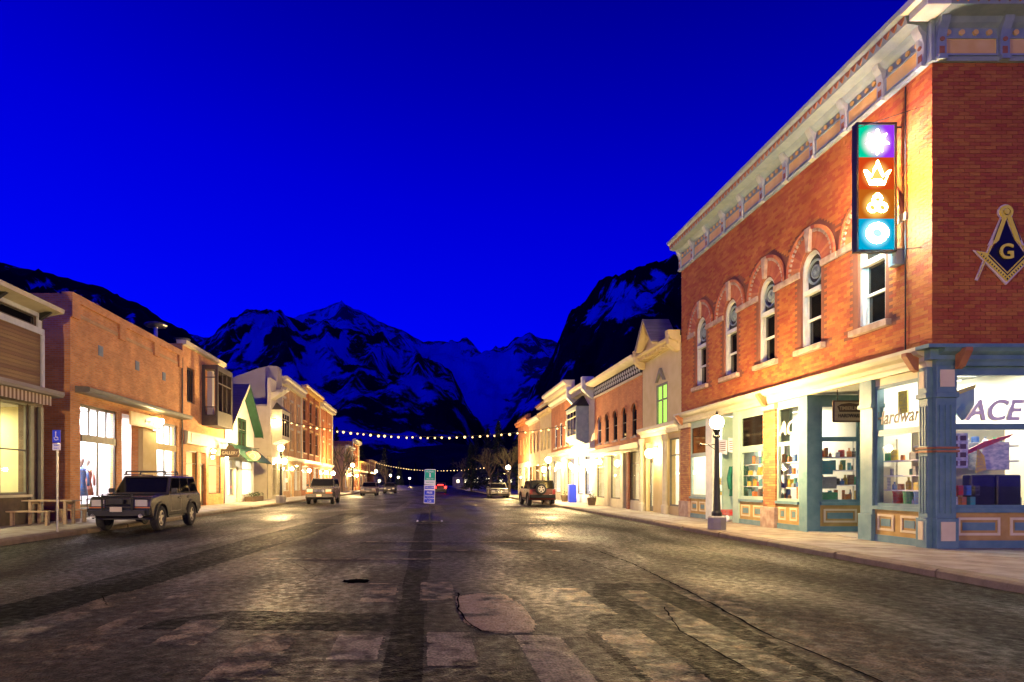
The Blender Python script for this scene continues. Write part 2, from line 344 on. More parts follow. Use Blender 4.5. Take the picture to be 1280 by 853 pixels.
def rough_sheet(name, x0, x1, ys, m, z0, cell, amp, kind=S, under=True):
    # the aggregate of the surface as real relief: coarse stones, finer where it lies near
    nx = int((x1 - x0) / cell) + 1; X = np.linspace(x0, x1, nx); ys = np.array(ys); ny = len(ys); rs = np.random.RandomState(int(abs(x0) * 100) % 997 + 3)
    Z = rs.rand(ny, nx) * amp
    def low(sy, sx_, a):
        g = rs.rand(int(ny / sy) + 3, int(nx / sx_) + 3); yi = np.arange(ny) / sy; xi = np.arange(nx) / sx_; y_ = yi.astype(int); x_ = xi.astype(int); fy = (yi - y_)[:, None]; fx = (xi - x_)[None, :]
        fy = fy * fy * (3 - 2 * fy); fx = fx * fx * (3 - 2 * fx); return a * (g[y_][:, x_] * (1 - fy) * (1 - fx) + g[y_ + 1][:, x_] * fy * (1 - fx) + g[y_][:, x_ + 1] * (1 - fy) * fx + g[y_ + 1][:, x_ + 1] * fy * fx - .5)
    if under: Z += low(8, 8, .004) + low(30, 30, .004)
    Z += z0 - amp * .5; Z *= np.minimum(1, 14 / np.maximum(ys, 1))[:, None]; XX, YY = np.meshgrid(X + 0, ys); XX = XX + (rs.rand(ny, nx) - .5) * cell * .5 * ((np.arange(nx) > 0) & (np.arange(nx) < nx - 1))
    V = np.stack([XX, YY, Z], -1).reshape(-1, 3).astype(np.float32); i = (np.arange(ny - 1)[:, None] * nx + np.arange(nx - 1)[None, :]).reshape(-1)
    F = np.stack([i, i + 1, i + nx + 1, i + nx], -1).astype(np.int32); me = bpy.data.meshes.new(name); me.vertices.add(len(V)); me.vertices.foreach_set('co', V.ravel()); me.loops.add(F.size); me.loops.foreach_set('vertex_index', F.ravel())
    me.polygons.add(len(F)); me.polygons.foreach_set('loop_start', np.arange(len(F), dtype=np.int32) * 4); me.update(calc_edges=True); me.materials.append(M[m]); o = bpy.data.objects.new(name, me); COL.objects.link(o); ORG[o.name] = Vector((0, 0, 0)); o['kind'] = kind; return V, F
ys_ = [-14, -10, -6, -2, 1, 3]; y_ = 3.6
while y_ < 60: ys_.append(y_); y_ += max(.022, y_ * .0047)
ys_ += [60, 62, 66, 72, 80, 90, 105, 130, 170, 230, 310, 420]
RV, RF = rough_sheet('road', -9.8, 7.8, ys_, 'asphalt', 0, .032, .006)
RC = RV[RF].mean(1)
def inpoly(P, pts):
    x, y = P[:, 0], P[:, 1]; r = np.zeros(len(P), bool); n = len(pts)
    for k in range(n):
        (x0, y0), (x1, y1) = pts[k], pts[(k + 1) % n]
        if y0 == y1: continue
        r ^= ((y0 > y) != (y1 > y)) & (x < (x1 - x0) * (y - y0) / (y1 - y0) + x0)
    return r
def near_line(P, pts, w_):
    r = np.zeros(len(P), bool)
    for (x0, y0), (x1, y1) in zip(pts, pts[1:]):
        dx, dy = x1 - x0, y1 - y0; t = np.clip(((P[:, 0] - x0) * dx + (P[:, 1] - y0) * dy) / (dx * dx + dy * dy), 0, 1); r |= np.hypot(P[:, 0] - x0 - t * dx, P[:, 1] - y0 - t * dy) < w_
    return r
def lay(name, mask, m, dz=.003):      # a mark that follows the stones of the road it lies on
    f = RF[mask]
    if len(f) == 0: return
    u, inv = np.unique(f.ravel(), return_inverse=True); v = RV[u].copy(); v[:, 2] += dz
    me = bpy.data.meshes.new(name); me.from_pydata(v.tolist(), [], inv.reshape(-1, 4).tolist()); me.materials.append(M[m]); o = bpy.data.objects.new(name, me); COL.objects.link(o); o['kind'] = S; ORG[o.name] = Vector((0, 0, 0)); return o
DZ = [.003]
MB().box(-9.8, 7.8, -14, 420, -.3, -.06).build('road_bed', 'asphalt', kind=S)
MB().box(7.8, 60, -14, 4.6, -.3, -.002).build('side_road', 'asphalt', kind=S)
mat('snowy_ground', (.10, .09, .07), (.35, .36, .38), .05, .9)
MB().box(-7000, 7000, -300, 9000, -1.2, -.31).build('ground', 'snowy_ground', kind=S)
def pavement(x0, x1, y0, y1, kerb_x, side, nx, upto, yk=None):
    p = MB().box(min(x0, x1), max(x0, x1), y0, y1, -.3, .135).build('pavement', 'concrete', kind=S)
    first = None; ks = None; w_ = (x1 - x0) / nx; L_ = 1.55; y = y0
    while y < upto:
        for i in range(nx):
            xa = x0 + w_ * i; dz = random.uniform(-.003, .003)
            if first is None:
                first = MB().box(.008, w_ - .008, .008, L_ - .008, -.02, .015).build('paving_slab', 'slab_concrete', p, local=True, bevel=.006); o = first
            else: o = first.copy(); COL.objects.link(o)
            o.location = (xa, y, .135 + dz); o.rotation_euler = (random.uniform(-.003, .003), random.uniform(-.002, .002), 0); o.parent = p
        y += L_
    MB().box(x0 + .008, x1 - .008, y, y1, .1351, .148).build('far_paving', 'concrete', p)
    y = y0; q = None
    while y < (upto + 20):
        if q is None:
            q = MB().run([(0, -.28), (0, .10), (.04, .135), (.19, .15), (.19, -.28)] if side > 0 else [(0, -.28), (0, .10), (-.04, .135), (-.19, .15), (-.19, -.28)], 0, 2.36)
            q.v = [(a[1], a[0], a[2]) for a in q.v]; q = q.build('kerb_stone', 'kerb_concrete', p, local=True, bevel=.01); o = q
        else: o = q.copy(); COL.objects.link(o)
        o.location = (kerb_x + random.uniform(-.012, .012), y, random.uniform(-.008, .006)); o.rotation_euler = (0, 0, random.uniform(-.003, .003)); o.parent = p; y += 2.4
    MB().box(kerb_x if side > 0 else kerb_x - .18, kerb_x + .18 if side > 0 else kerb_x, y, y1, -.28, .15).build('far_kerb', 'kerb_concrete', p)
    return p
pavement(8.0, 10.1, 4.8, 175, 7.8, 1, 2, 40)
pavement(-12.85, -10.0, -6, 420, -9.8, -1, 3, 60)
p2 = MB().box(10.1, 40, 4.8, 12.5, -.3, .134).build('side_pavement', 'concrete', kind=S); f = None
for i in range(5):
    for j in range(5):
        if f is None: f = MB().box(.008, 1.252, .008, 1.53, -.02, .015).build('paving_slab', 'slab_concrete', p2, local=True, bevel=.006); o = f
        else: o = f.copy(); COL.objects.link(o)
        o.location = (10.12 + i * 1.26, 4.8 + j * 1.54, .135 + random.uniform(-.003, .003)); o.parent = p2
# painted marks, patches and cracks
_worn('bar_paint', (.17, .145, .125), .36, .52, 3.5); _worn('faint_paint', (.13, .10, .075), .50, .66, 3.2)
for x, ya_, yb_, pm in ((-.62, 5.12, 5.95, 'bar_paint'), (.2, 4.95, 6.05, 'bar_paint'), (1.03, 4.35, 5.95, 'bar_paint'), (-.62, 7.6, 9.0, 'worn_paint'), (.12, 7.7, 9.1, 'worn_paint'), (1.85, 4.3, 6.2, 'worn_paint'), (1.9, 6.9, 8.6, 'worn_paint'), (-1.45, 4.6, 6.0, 'worn_paint'), (-2.3, 5.6, 6.6, 'worn_paint'),
                        (-3.1, 5.0, 8.3, 'faint_paint'), (2.7, 4.3, 8.4, 'faint_paint'), (3.5, 4.3, 8.4, 'faint_paint'), (-3.9, 5.0, 8.3, 'faint_paint')):
    lay('crosswalk_bar', inpoly(RC, [(x - .21, ya_), (x + .21, ya_), (x + .21, yb_), (x - .21, yb_)]), pm)
def sheet(name, pts, m, z=.013):
    DZ[0] += .0012; return lay(name, inpoly(RC, pts), m, DZ[0])
def blob(cx, cy, rx, ry, n=22, j=.16): return [(cx + rx * cos(2 * pi * k / n) * random.uniform(1 - j, 1 + j), cy + ry * sin(2 * pi * k / n) * random.uniform(1 - j, 1 + j)) for k in range(n)]
sheet('road_patch', [(.36, 7.95), (.35, 6.9), (.38, 6.45), (.5, 6.12), (.75, 5.98), (1.02, 6.05), (1.1, 6.4), (1.12, 7.2), (1.0, 8.1), (.7, 8.2)], 'patch_concrete')
def crack(pts, w0, name='road_crack', z=.011):
    mb = MB(); out = []
    for (x0, y0), (x1, y1) in zip(pts, pts[1:]):
        k = max(2, int(math.hypot(x1 - x0, y1 - y0) / .12))
        for i in range(k): out.append((x0 + (x1 - x0) * i / k + random.uniform(-.012, .012), y0 + (y1 - y0) * i / k))
    out.append(pts[-1]); vs = []
    for i, (x, y) in enumerate(out):
        a = out[max(i - 1, 0)]; b = out[min(i + 1, len(out) - 1)]; dx, dy = b[0] - a[0], b[1] - a[1]; L_ = math.hypot(dx, dy) or 1
        ww = w0 * random.uniform(.5, 1.3); vs += [(x - dy / L_ * ww, y + dx / L_ * ww, z), (x + dy / L_ * ww, y - dx / L_ * ww, z)]
    return mb.add(vs, [(2 * i, 2 * i + 1, 2 * i + 3, 2 * i + 2) for i in range(len(out) - 1)]).build(name, 'crack_tar', kind=S, fix=False)
crack([G(735, 685), G(790, 705), G(870, 745), G(960, 795), G(1060, 835), G(1110, 858)], .013)
crack([G(573, 742), G(573, 762), G(585, 780), G(602, 790), G(640, 792)], .011)
crack([G(725, 700), G(760, 712), G(800, 722)], .008); crack([G(830, 760), G(850, 790), G(930, 835)], .009); crack([G(470, 690), G(520, 688), G(560, 692)], .010)
for _ in range(4):
    x, y = random.uniform(-6, 1), random.uniform(7, 16); crack([(x, y), (x + random.uniform(-.6, .6), y + random.uniform(.5, 1.2)), (x + random.uniform(-1, 1), y + random.uniform(1.4, 3))], .005)
lay('pothole', inpoly(RC, blob(-1.06, 9.2, .2, .22, 22, .2)), 'crack_tar', .004)
dark_ = asphalt('tar_band', (.005, .0046, .0044), .22, .40, 1.6, .03)
lay('tar_band', inpoly(RC, [(-.36, 4), (-.06, 4), (.0, 9), (.12, 16), (.2, 30), (-.35, 30), (-.4, 14), (-.34, 8)]), 'tar_band', .0025); lay('tar_band', inpoly(RC, [(-5.2, 5.4), (-4.4, 5.2), (-3.9, 9), (-3.4, 16), (-3.0, 30), (-4.0, 30), (-4.7, 16), (-4.9, 9)]), 'tar_band', .0025); lay('tar_band', inpoly(RC, [(2.4, 9), (3.4, 9), (3.0, 4), (1.6, 4), (1.5, 5.9)]), 'tar_band', .0015); lay('tar_band', inpoly(RC, [(-2.2, 7.1), (-.3, 6.9), (-.3, 6.1), (-3.2, 6.2)]), 'tar_band', .0015)
for pts in ([G(578, 626), G(592, 626), G(625, 640), G(606, 641)], [G(498, 640), G(486, 641), G(512, 626), G(518, 626)], [G(543, 632), G(550, 632), G(556, 640), G(545, 640)], [G(430, 655), G(460, 645), G(466, 645), G(440, 655)]):
    sheet('lane_mark', pts, 'far_paint')
for yy, x0, x1 in ((15.2, -2.0, 3.6), (13.2, -1.1, 2.8), (11.7, -3.2, .3), (22, -4, 4.5), (34, -5, 6)):
    sheet('stop_line', [(x0, yy), (x1, yy), (x1, yy + .12 + yy * .01), (x0, yy + .12 + yy * .01)], 'worn_paint')
for k_, (cx, cy, rx, ry) in enumerate(((6.7, 17, .8, 6), (6.0, 31, 1.2, 7), (-8.6, 14, .9, 3))):
    pass
# ---------------------------------------------------------------- mountains: real relief between a foot and a ridge line
def snowrock(name, lo, hi, rock, rock2, snow=(.85, .88, .92), sc=.004):
    m = bpy.data.materials.new(name); m.use_nodes = True; M[name] = m
    n = m.node_tree.nodes; l = m.node_tree.links; b = n['Principled BSDF']; b.inputs['Roughness'].default_value = .95; b.inputs['Specular IOR Level'].default_value = .1
    t = n.new('ShaderNodeTexCoord')
    def nz(s, d=8, st=None, ds=0):
        src = t.outputs['Object']
        if st: mp = n.new('ShaderNodeMapping'); mp.inputs['Scale'].default_value = st; l.new(src, mp.inputs[0]); src = mp.outputs[0]
        q = n.new('ShaderNodeTexNoise'); q.inputs['Scale'].default_value = s; q.inputs['Detail'].default_value = d; q.inputs['Roughness'].default_value = .65; q.inputs['Distortion'].default_value = ds; l.new(src, q.inputs[0]); return q.outputs[0]
    a = nz(sc * 1.6, 12, None, .6); c = nz(sc * 7, 8, (1, 1, .3)); md = n.new('ShaderNodeMath'); md.operation = 'MULTIPLY_ADD'; md.inputs[1].default_value = .45; l.new(c, md.inputs[0]); l.new(a, md.inputs[2])
    at = n.new('ShaderNodeAttribute'); at.attribute_name = 'gully'; ad = n.new('ShaderNodeMath'); ad.operation = 'ADD'; l.new(md.outputs[0], ad.inputs[0]); l.new(at.outputs['Fac'], ad.inputs[1])
    r = n.new('ShaderNodeMapRange'); r.inputs[1].default_value = lo + .22; r.inputs[2].default_value = lo + .30; l.new(ad.outputs[0], r.inputs[0])
    rk = n.new('ShaderNodeMix'); rk.data_type = 'RGBA'; rk.inputs[6].default_value = (*rock, 1); rk.inputs[7].default_value = (*rock2, 1); l.new(nz(sc * 12, 4), rk.inputs[0])
    x = n.new('ShaderNodeMix'); x.data_type = 'RGBA'; x.inputs[7].default_value = (*snow, 1); l.new(r.outputs[0], x.inputs[0]); l.new(rk.outputs[2], x.inputs[6]); l.new(x.outputs[2], b.inputs['Base Color'])
    return m
def interp(P, x):
    if x <= P[0][0]: return P[0][1]
    for (a, b), (c, d) in zip(P, P[1:]):
        if x <= c: return b + (d - b) * (x - a) / (c - a)
    return P[-1][1]
def ridge(name, sil, D, Df, m, amp, seed, n=260, rows=46, gul=(), p=1.0):
    # sil: (bearing, elevation) of the ridge line as tangents, in the units of the survey (780 per unit)
    x0, x1 = sil[0][0], sil[-1][0]; vs = []; fs = []; gv = []
    for j in range(rows + 12):
        t = j / (rows - 1)
        for i in range(n):
            sx_ = x0 + (x1 - x0) * i / (n - 1); bx_ = (sx_ - 535) / 780
            zr = (604 - interp(sil, sx_)) / 780 * D + 1.45
            y = Df + (D - Df) * t
            if t <= 1: base = zr * (t ** p)
            else: base = zr * max(0, 1 - (t - 1) * 2.2)
            X = bx_ * (D if t > 1 else Df * .0 + y); q = Vector((X / D * 9 + seed, y / D * 9, seed * .37))
            env = min(1, t * 3) * (1 if t < .93 else max(.12, (1.0 - t) / .07) if t <= 1 else .3)
            rdg = (1 - abs(noise.noise(Vector((q.x * 2.2, q.y * .8, q.z))) * 2)) - .5
            hh = base + amp * env * (noise.fractal(q * 1.4, .9, 2.1, 6) * .8 + rdg * .7) + (amp * .06 * noise.noise(q * 14) if t > .9 else 0)
            vs.append((X, y, max(hh, -5 if t < .05 else 0) if t > 0 else -6))
            g = 0
            for (ga, gy0, gb, gy1, gw, gs) in gul:      # snow couloirs: from (bearing, elevation) down to (bearing, elevation)
                py = 604 - (vs[-1][2] - 1.45) / y * 780
                if gy0 <= py <= gy1:
                    gx = ga + (gb - ga) * (py - gy0) / (gy1 - gy0); fd = min(1, (py - gy0) / 6, (gy1 - py) / 18) if gy1 > py else 0; g = max(g, gs * max(0, fd) * math.exp(-((sx_ - gx + 5 * noise.noise(Vector((py * .12, gx * .1, 0)))) / gw) ** 2))
            gv.append(g)
    R_ = rows + 12
    for j in range(R_ - 1):
        for i in range(n - 1): a = j * n + i; fs.append((a, a + 1, a + n + 1, a + n))
    o = MB().add(vs, fs).build(name, m, kind=S, smooth=True, fix=False)
    at = o.data.attributes.new('gully', 'FLOAT', 'POINT'); at.data.foreach_set('value', gv); return o
snowrock('near_forest', .66, 1.0, (.010, .016, .010), (.03, .035, .02), sc=.006)
snowrock('mid_rock', .51, .76, (.008, .012, .014), (.03, .035, .03), sc=.0035)
snowrock('far_snow', .47, .56, (.05, .055, .06), (.14, .14, .15), sc=.0024)
snowrock('right_rock', .60, .84, (.006, .010, .006), (.02, .022, .014), sc=.005)
ridge('mountain_far', [(180, 430), (235, 418), (262, 424), (300, 425), (340, 410), (370, 397), (398, 386), (425, 378), (445, 386), (470, 398), (500, 412), (530, 426), (556, 428), (575, 437), (600, 443), (625, 440), (650, 424), (668, 420), (690, 426), (720, 440), (800, 430), (960, 410)],
      5200, 2600, 'far_snow', 150, 3.1, gul=((545, 430, 615, 520, 22, .25), (640, 440, 600, 530, 20, .3), (590, 445, 600, 520, 34, .16)))
ridge('mountain_left', [(150, 470), (222, 450), (250, 432), (266, 422), (282, 411), (300, 400), (318, 392), (334, 387), (350, 392), (372, 401), (392, 410), (400, 414), (416, 408), (434, 409), (452, 414), (470, 420), (500, 432), (530, 447), (552, 462), (566, 480), (580, 505), (592, 526), (620, 560), (640, 585)],
      2900, 950, 'mid_rock', 95, 8.3, gul=((342, 390, 308, 452, 7, .5), (330, 392, 318, 430, 5, .4), (432, 412, 424, 448, 5, .4), (470, 430, 560, 520, 14, .12), (395, 440, 330, 500, 20, .12)))
ridge('mountain_side', [(-1200, 60), (-700, 180), (-300, 262), (-120, 300), (0, 328), (28, 337), (60, 343), (95, 351), (130, 360), (165, 378), (200, 398), (230, 414), (258, 440), (285, 470), (330, 520), (380, 575), (400, 600)],
      1300, 420, 'near_forest', 30, 5.7, gul=((60, 345, 40, 375, 22, .25), (168, 385, 160, 420, 7, .3)))
ridge('mountain_right', [(600, 600), (618, 560), (640, 530), (662, 500), (684, 470), (692, 452), (697, 436), (702, 420), (710, 402), (722, 388), (742, 372), (758, 356), (775, 344), (800, 333), (830, 326), (860, 316), (900, 298), (980, 270), (1200, 180), (1700, 0)],
      1700, 520, 'right_rock', 60, 2.2, gul=((790, 350, 772, 405, 24, .3), (830, 340, 800, 380, 16, .2), (745, 380, 735, 410, 8, .2)))
ridge('wooded_slope', [(380, 600), (420, 585), (450, 578), (480, 566), (520, 558), (560, 556), (600, 560), (640, 566), (700, 560), (760, 570), (800, 590)], 700, 420, 'near_forest', 6, 9.9, n=120, rows=20)
# ---------------------------------------------------------------- the brick corner building with the hardware shop
CB = thing('corner_building', 'red brick corner building with bracketed grey cornice, arched windows and blue hardware shop front', 'building', (10.1, 12.5, .15))
TSd = TS(12.5)
# front wall upper storey
WU = [23.1, 20.85, 18.62, 16.47, 14.22]
ops = [(c - .44, c + .44, 5.05, 7.58, True) for c in WU]
wall('front_wall', 'mortar', CB, TR, 12.5, 24.85, 4.16, 9.9, ops)
wall('side_wall', 'mortar', CB, TSd, 10.401, 20, 4.16, 9.9, [])
MB().box(19.7, 20, 12.8, 24.85, .1, 9.9).box(10.401, 19.7, 24.6, 24.85, .1, 9.9).build('back_wall', 'dark_brick', CB)
bx('roof', 'roofing', CB, TW, 10.4, 19.7, 12.8, 24.6, 9.5, 9.7); bx('upper_floor', 'room_dark', CB, TW, 10.401, 19.7, 12.801, 24.6, 4.1, 4.3)
wall('ground_side_wall', 'blue_paint', CB, TSd, 16.2, 20, .1, 4.16, [])
# bricks in real courses
BL, BH = .205, .068
def hole(u, z, T):
    if T is TR:
        for c in WU:
            if abs(u - c) < .56 and 5.0 < z < 7.2: return True
            if 7.1 < z and math.hypot(u - c, z - 7.14) < 1.12: return True
            if abs(u - c) < 1.14 and 6.98 < z < 7.26: return True
            if abs(u - c) < .75 and 4.86 < z < 5.06: return True
    else:
        if abs(u - 11.52) < .0: return True
    return False
def courses(T, u0, u1, z0, z1):
    out = []; z = z0; r = 0
    while z + BH <= z1:
        u = u0 + (.107 if r % 2 else 0)
        if r % 2: out.append((u0, u0 + .1, z))
        while u < u1 - .05:
            e = min(u + BL, u1)
            if not (hole(u, z, T) or hole(e, z, T)): out.append((u, e, z))
            u += .213
        z += .0755; r += 1
    return out
mb = MB(TR)
for a, b, z in courses(TR, 12.49, 24.85, 4.2, 9.86):
    e = random.uniform(.009, .014); mb.box(a, b, .0, e, z, z + BH)
mb.build('brickwork', 'red_brick', CB, kind='stuff')
sb = courses(TSd, 10.1, 13.4, 4.2, 9.86)
full = sorted([q for q in sb if q[1] - q[0] > .2 and q[1] < 12.4], key=lambda q: abs(q[2] - 7.2))[:300]; fs_ = set(full)
mb = MB(TSd)
for q in sb:
    if q not in fs_: mb.box(q[0], q[1], 0, random.uniform(.009, .014), q[2], q[2] + BH)
mb.build('brickwork', 'red_brick', CB, kind='stuff')
b0 = None; org = ORG[CB.name]
for a, b, z in full:
    if b0 is None: b0 = MB().box(0, BL, -.012, 0, 0, BH).build('brick', 'red_brick', CB, local=True); o = b0
    else: o = b0.copy(); COL.objects.link(o)
    o.location = Vector((a, 12.5 + random.uniform(-.001, .002), z)) - org
mb = MB(TSd)
for a, b, z in courses(TSd, 13.4, 20, 4.2, 9.86)[::1]: mb.box(a, b, 0, .011, z, z + BH)
mb.build('brickwork', 'red_brick', CB, kind='stuff')
# arched windows with stone hoods
for c in WU:
    w_ = MB(TR); a, b = c - .44, c + .44; sp = 7.14
    w_.box(a, b, -.24, -.1, 5.05, 5.13).box(a, a + .09, -.24, -.06, 5.13, sp).box(b - .09, b, -.24, -.06, 5.13, sp).ring(c, sp, .35, .44, -.24, -.06, 0, pi, 14)
    w_.box(a + .09, b - .09, -.22, -.02, 6.46, 6.58)
    w_.box(a + .09, b - .09, -.2, -.12, 5.76, 5.82).box(a + .09, a + .15, -.2, -.13, 5.13, 6.46).box(b - .15, b - .09, -.2, -.13, 5.13, 6.46)
    wo_ = w_.build('window', 'white_trim', CB)
    bx('pane', 'dark_glass', wo_, TR, a + .15, b - .15, -.19, -.17, 5.13, 5.76); bx('pane', 'dark_glass', wo_, TR, a + .15, b - .15, -.17, -.15, 5.82, 6.46)
    MB(TR).poly([(a + .09, 6.58), (b - .09, 6.58), (b - .09, sp)] + [(c + .35 * cos(pi * q / 10), sp + .35 * sin(pi * q / 10)) for q in range(1, 10)] + [(a + .09, sp)], -.2, -.16).build('arch_panel', 'iron', wo_)
    rs = MB(TR); rs.ring(c, 7.03, .28, .33, -.16, -.11, n=20).ring(c, 7.03, .14, .18, -.16, -.12, n=16).disc(c, 7.03, .05, -.16, -.1, 10)
    for k in range(12): t = 2 * pi * k / 12; rs.poly([(c + .05 * cos(t - .2), 7.03 + .05 * sin(t - .2)), (c + .14 * cos(t - .05), 7.03 + .14 * sin(t - .05)), (c + .14 * cos(t + .05), 7.03 + .14 * sin(t + .05)), (c + .05 * cos(t + .2), 7.03 + .05 * sin(t + .2))], -.16, -.13)
    rs.build('rosette', 'grey_trim', wo_)
    hd = MB(TR).ring(c, 7.16, .96, 1.04, .012, .07, 0, pi, 24); hd.build('hood_mould', 'arch_brick', CB)
    dn = MB(TR)
    for k in range(22):
        t = pi * (k + .5) / 22
        if abs(t - pi / 2) > .15: dn.ring(c, 7.16, .87, .955, .012, .05, t - .04, t + .04, 1)
    dn.build('brick_dentils', 'sandstone', CB, kind='stuff')
    MB(TR).ring(c, 7.16, .46, .95, 0, .014, 0, pi, 26).build('arch_brickwork', 'arch_brick', CB)
    MB(TR).poly([(c - .05, 7.55), (c + .05, 7.55), (c + .11, 8.17), (c - .11, 8.17)], .014, .11).build('keystone', 'sandstone', CB)
    for s in (-1, 1): MB(TR).box(*sorted((c + s * .46, c + s * 1.1)), 0, .06, 7.0, 7.17).build('impost_stone', 'sandstone', CB, bevel=.01)
    bx('window_sill', 'sandstone', CB, TR, c - .62, c + .62, -.1, .12, 4.9, 5.045, bevel=.012)
# entablature on both street faces
def entab(T, u0, u1, seg):
    P = [(0, 9.86), (.07, 9.86), (.10, 9.92), (.05, 9.96), (.05, 10.52), (.14, 10.58), (.20, 10.66), (.46, 10.70), (.50, 10.86), (.58, 10.92), (.60, 11.0), (0, 11.05)]
    MB(T).run(P, u0, u1).build('cornice', 'grey_trim', CB)
    n = round((u1 - u0) / seg); s = (u1 - u0) / n
    tt = MB(T)
    k = int((u1 - u0) / .2)
    for i in range(k):
        u = u0 + (i + .5) * (u1 - u0) / k; tt.poly([(u - .09, 10.85), (u + .09, 10.85), (u, 10.72)], .485, .515)
    tt.build('tooth_trim', 'rust_paint', CB, kind='stuff')
    for i in range(n + 1):
        u = u0 + i * s
        if i < n:
            a, b = u + .13, u + s - .13
            bx('frieze_panel', 'gold_panel', CB, T, a, b, .05, .062, 10.0, 10.30)
            fr = MB(T).box(a - .03, b + .03, .05, .085, 9.965, 10.0).box(a - .03, b + .03, .05, .085, 10.30, 10.335).box(a - .03, a, .05, .085, 10, 10.3).box(b, b + .03, .05, .085, 10, 10.3)
            fr.build('panel_frame', 'grey_trim', CB)
            for q in range(4):
                MB(T).disc(a + (b - a) * (q + .5) / 4, 10.43, .055, .05, .08, 10).build('frieze_button', 'gold_panel', CB)
        uu = min(max(u, u0 + .1), u1 - .1)
        br = MB(T).run([(.05, 9.84), (.16, 9.86), (.16, 9.93), (.12, 9.95), (.12, 10.3), (.15, 10.45), (.21, 10.56), (.24, 10.66), (.05, 10.66)], uu - .09, uu + .09)
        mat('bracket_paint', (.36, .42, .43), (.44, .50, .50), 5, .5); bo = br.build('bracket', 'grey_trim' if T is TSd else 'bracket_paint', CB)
        MB(T).box(uu - .05, uu + .05, .12, .126, 9.98, 10.12).build('bracket_inset', 'rust_paint', bo); MB(T).disc(uu, 10.26, .045, .12, .14, 8).build('bracket_button', 'rust_paint', bo)
entab(TR, 12.56, 24.85, 1.25); entab(TSd, 10.1, 15.5, 1.33)
MB().box(9.5, 10.1, 11.9, 12.56, 10.86, 11.0).box(9.64, 10.1, 12.04, 12.5, 10.7, 10.86).build('cornice_corner', 'white_trim', CB)
MB().box(10.03, 10.1, 12.43, 12.559, 9.87, 10.69).build('cornice_corner', 'grey_trim', CB)
bx('cornice_back', 'roofing', CB, TW, 10.1, 10.4, 12.8, 24.85, 9.9, 11.04)
# shop-front beam and head mouldings
BP = [(-.05, 3.78), (.10, 3.78), (.12, 3.86), (.16, 3.9), (.16, 3.98), (.28, 4.03), (.34, 4.1), (.34, 4.17), (0, 4.2), (-.05, 4.2)]
MB(TR).run(BP, 12.5, 24.85).build('shop_cornice', 'cream_trim', CB); MB(TSd).run(BP, 10.1, 20).build('shop_cornice', 'blue_paint', CB)  # street run paler: lamplight on the blue beam put into its colour
MB().box(9.76, 10.1, 12.16, 12.5, 4.1, 4.17).box(9.94, 10.1, 12.34, 12.5, 3.9, 4.1).build('shop_cornice_corner', 'blue_paint', CB)
bx('soffit', 'white_trim', CB, TW, 10.15, 12.3, 14.0, 22.2, 3.83, 3.9)
for u in (12.7, 18.4, 24.4): MB(TR).run([(.16, 3.7), (.25, 3.75), (.42, 4.02), (.42, 4.09), (.16, 4.09)], u - .07, u + .07).build('corbel', 'rust_paint', CB, bevel=.01)
MB(TSd).run([(.16, 3.7), (.25, 3.75), (.42, 4.02), (.42, 4.09), (.16, 4.09)], 10.42, 10.56).build('corbel', 'rust_paint', CB, bevel=.01)
def pilaster(T, u0, u1, m, proud=.09, top=3.78, base=.75, flutes=3, blocks=True):
    b = MB(T); b.box(u0, u1, -.2, proud, .75, 3.15).box(u0 - .02, u1 + .02, -.22, proud + .04, .12, .75).box(u0 - .02, u1 + .02, -.22, proud + .05, 3.15, 3.25).box(u0, u1, -.21, proud + .02, 3.25, top)
    o = b.build('pilaster', m, CB, bevel=.008)
    if flutes:
        f_ = MB(T); w_ = (u1 - u0) / (2 * flutes + 1)
        for i in range(flutes): f_.box(u0 + w_ * (2 * i + 1), u0 + w_ * (2 * i + 2), proud, proud + .018, .85, 2.0); f_.box(u0 + w_ * (2 * i + 1), u0 + w_ * (2 * i + 2), proud, proud + .018, 2.2, 3.0)
        f_.build('reeding', m, o)
    if blocks:
        MB(T).box(u0 + .06, u1 - .06, proud + .02, proud + .035, 3.36, 3.7).build('pilaster_panel', 'panel_cream', o); MB(T).box(u0 + .06, u1 - .06, proud + .04, proud + .055, .3, .68).build('pilaster_panel', 'panel_cream', o)
        MB(T).box(u0 - .03, u1 + .03, -.2, proud + .045, 2.06, 2.1).box(u0 - .03, u1 + .03, -.2, proud + .045, 2.13, 2.17).build('pilaster_band', 'rust_paint', o)
    return o
pilaster(TR, 12.5, 12.74, 'blue_paint', .09)
pilaster(TSd, 10.1, 10.5, 'blue_paint', .1)
def bulkhead(T, u0, u1, n, d=0, m='ochre_paint', z1=.86, parent=None, z0=.14):
    b = MB(T); b.box(u0, u1, d - .25, d, z0, z1); o = b.build('bulkhead', m, parent or CB)
    bx('bulkhead_sill', 'blue_paint', parent or CB, T, u0, u1, d - .25, d + .07, z1, z1 + .08); bx('plinth', 'blue_paint', parent or CB, T, u0, u1, d + .001, d + .03, z0, .3)
    w_ = (u1 - u0) / n
    for i in range(n):
        a, c = u0 + i * w_ + .1, u0 + (i + 1) * w_ - .1
        MB(T).box(a, c, d + .001, d + .02, .40, .45).box(a, c, d + .001, d + .02, .71, .76).box(a, a + .05, d + .001, d + .02, .45, .71).box(c - .05, c, d + .001, d + .02, .45, .71).build('panel_mould', 'panel_cream', o)
        bx('inset_panel', 'blue_paint', o, T, a + .1, c - .1, d + .001, d + .012, .50, .66)
def shopwin(T, a, b, d=0, fm='blue_paint', zt=2.56, top=3.62, gm='clear_glass', nu=1, parent=None, z0=.94):
    return window(parent or CB, T, a, b, z0, top, fm, gm, nu=nu, zs=(zt,), fw=.07, d=d, bw=.12)
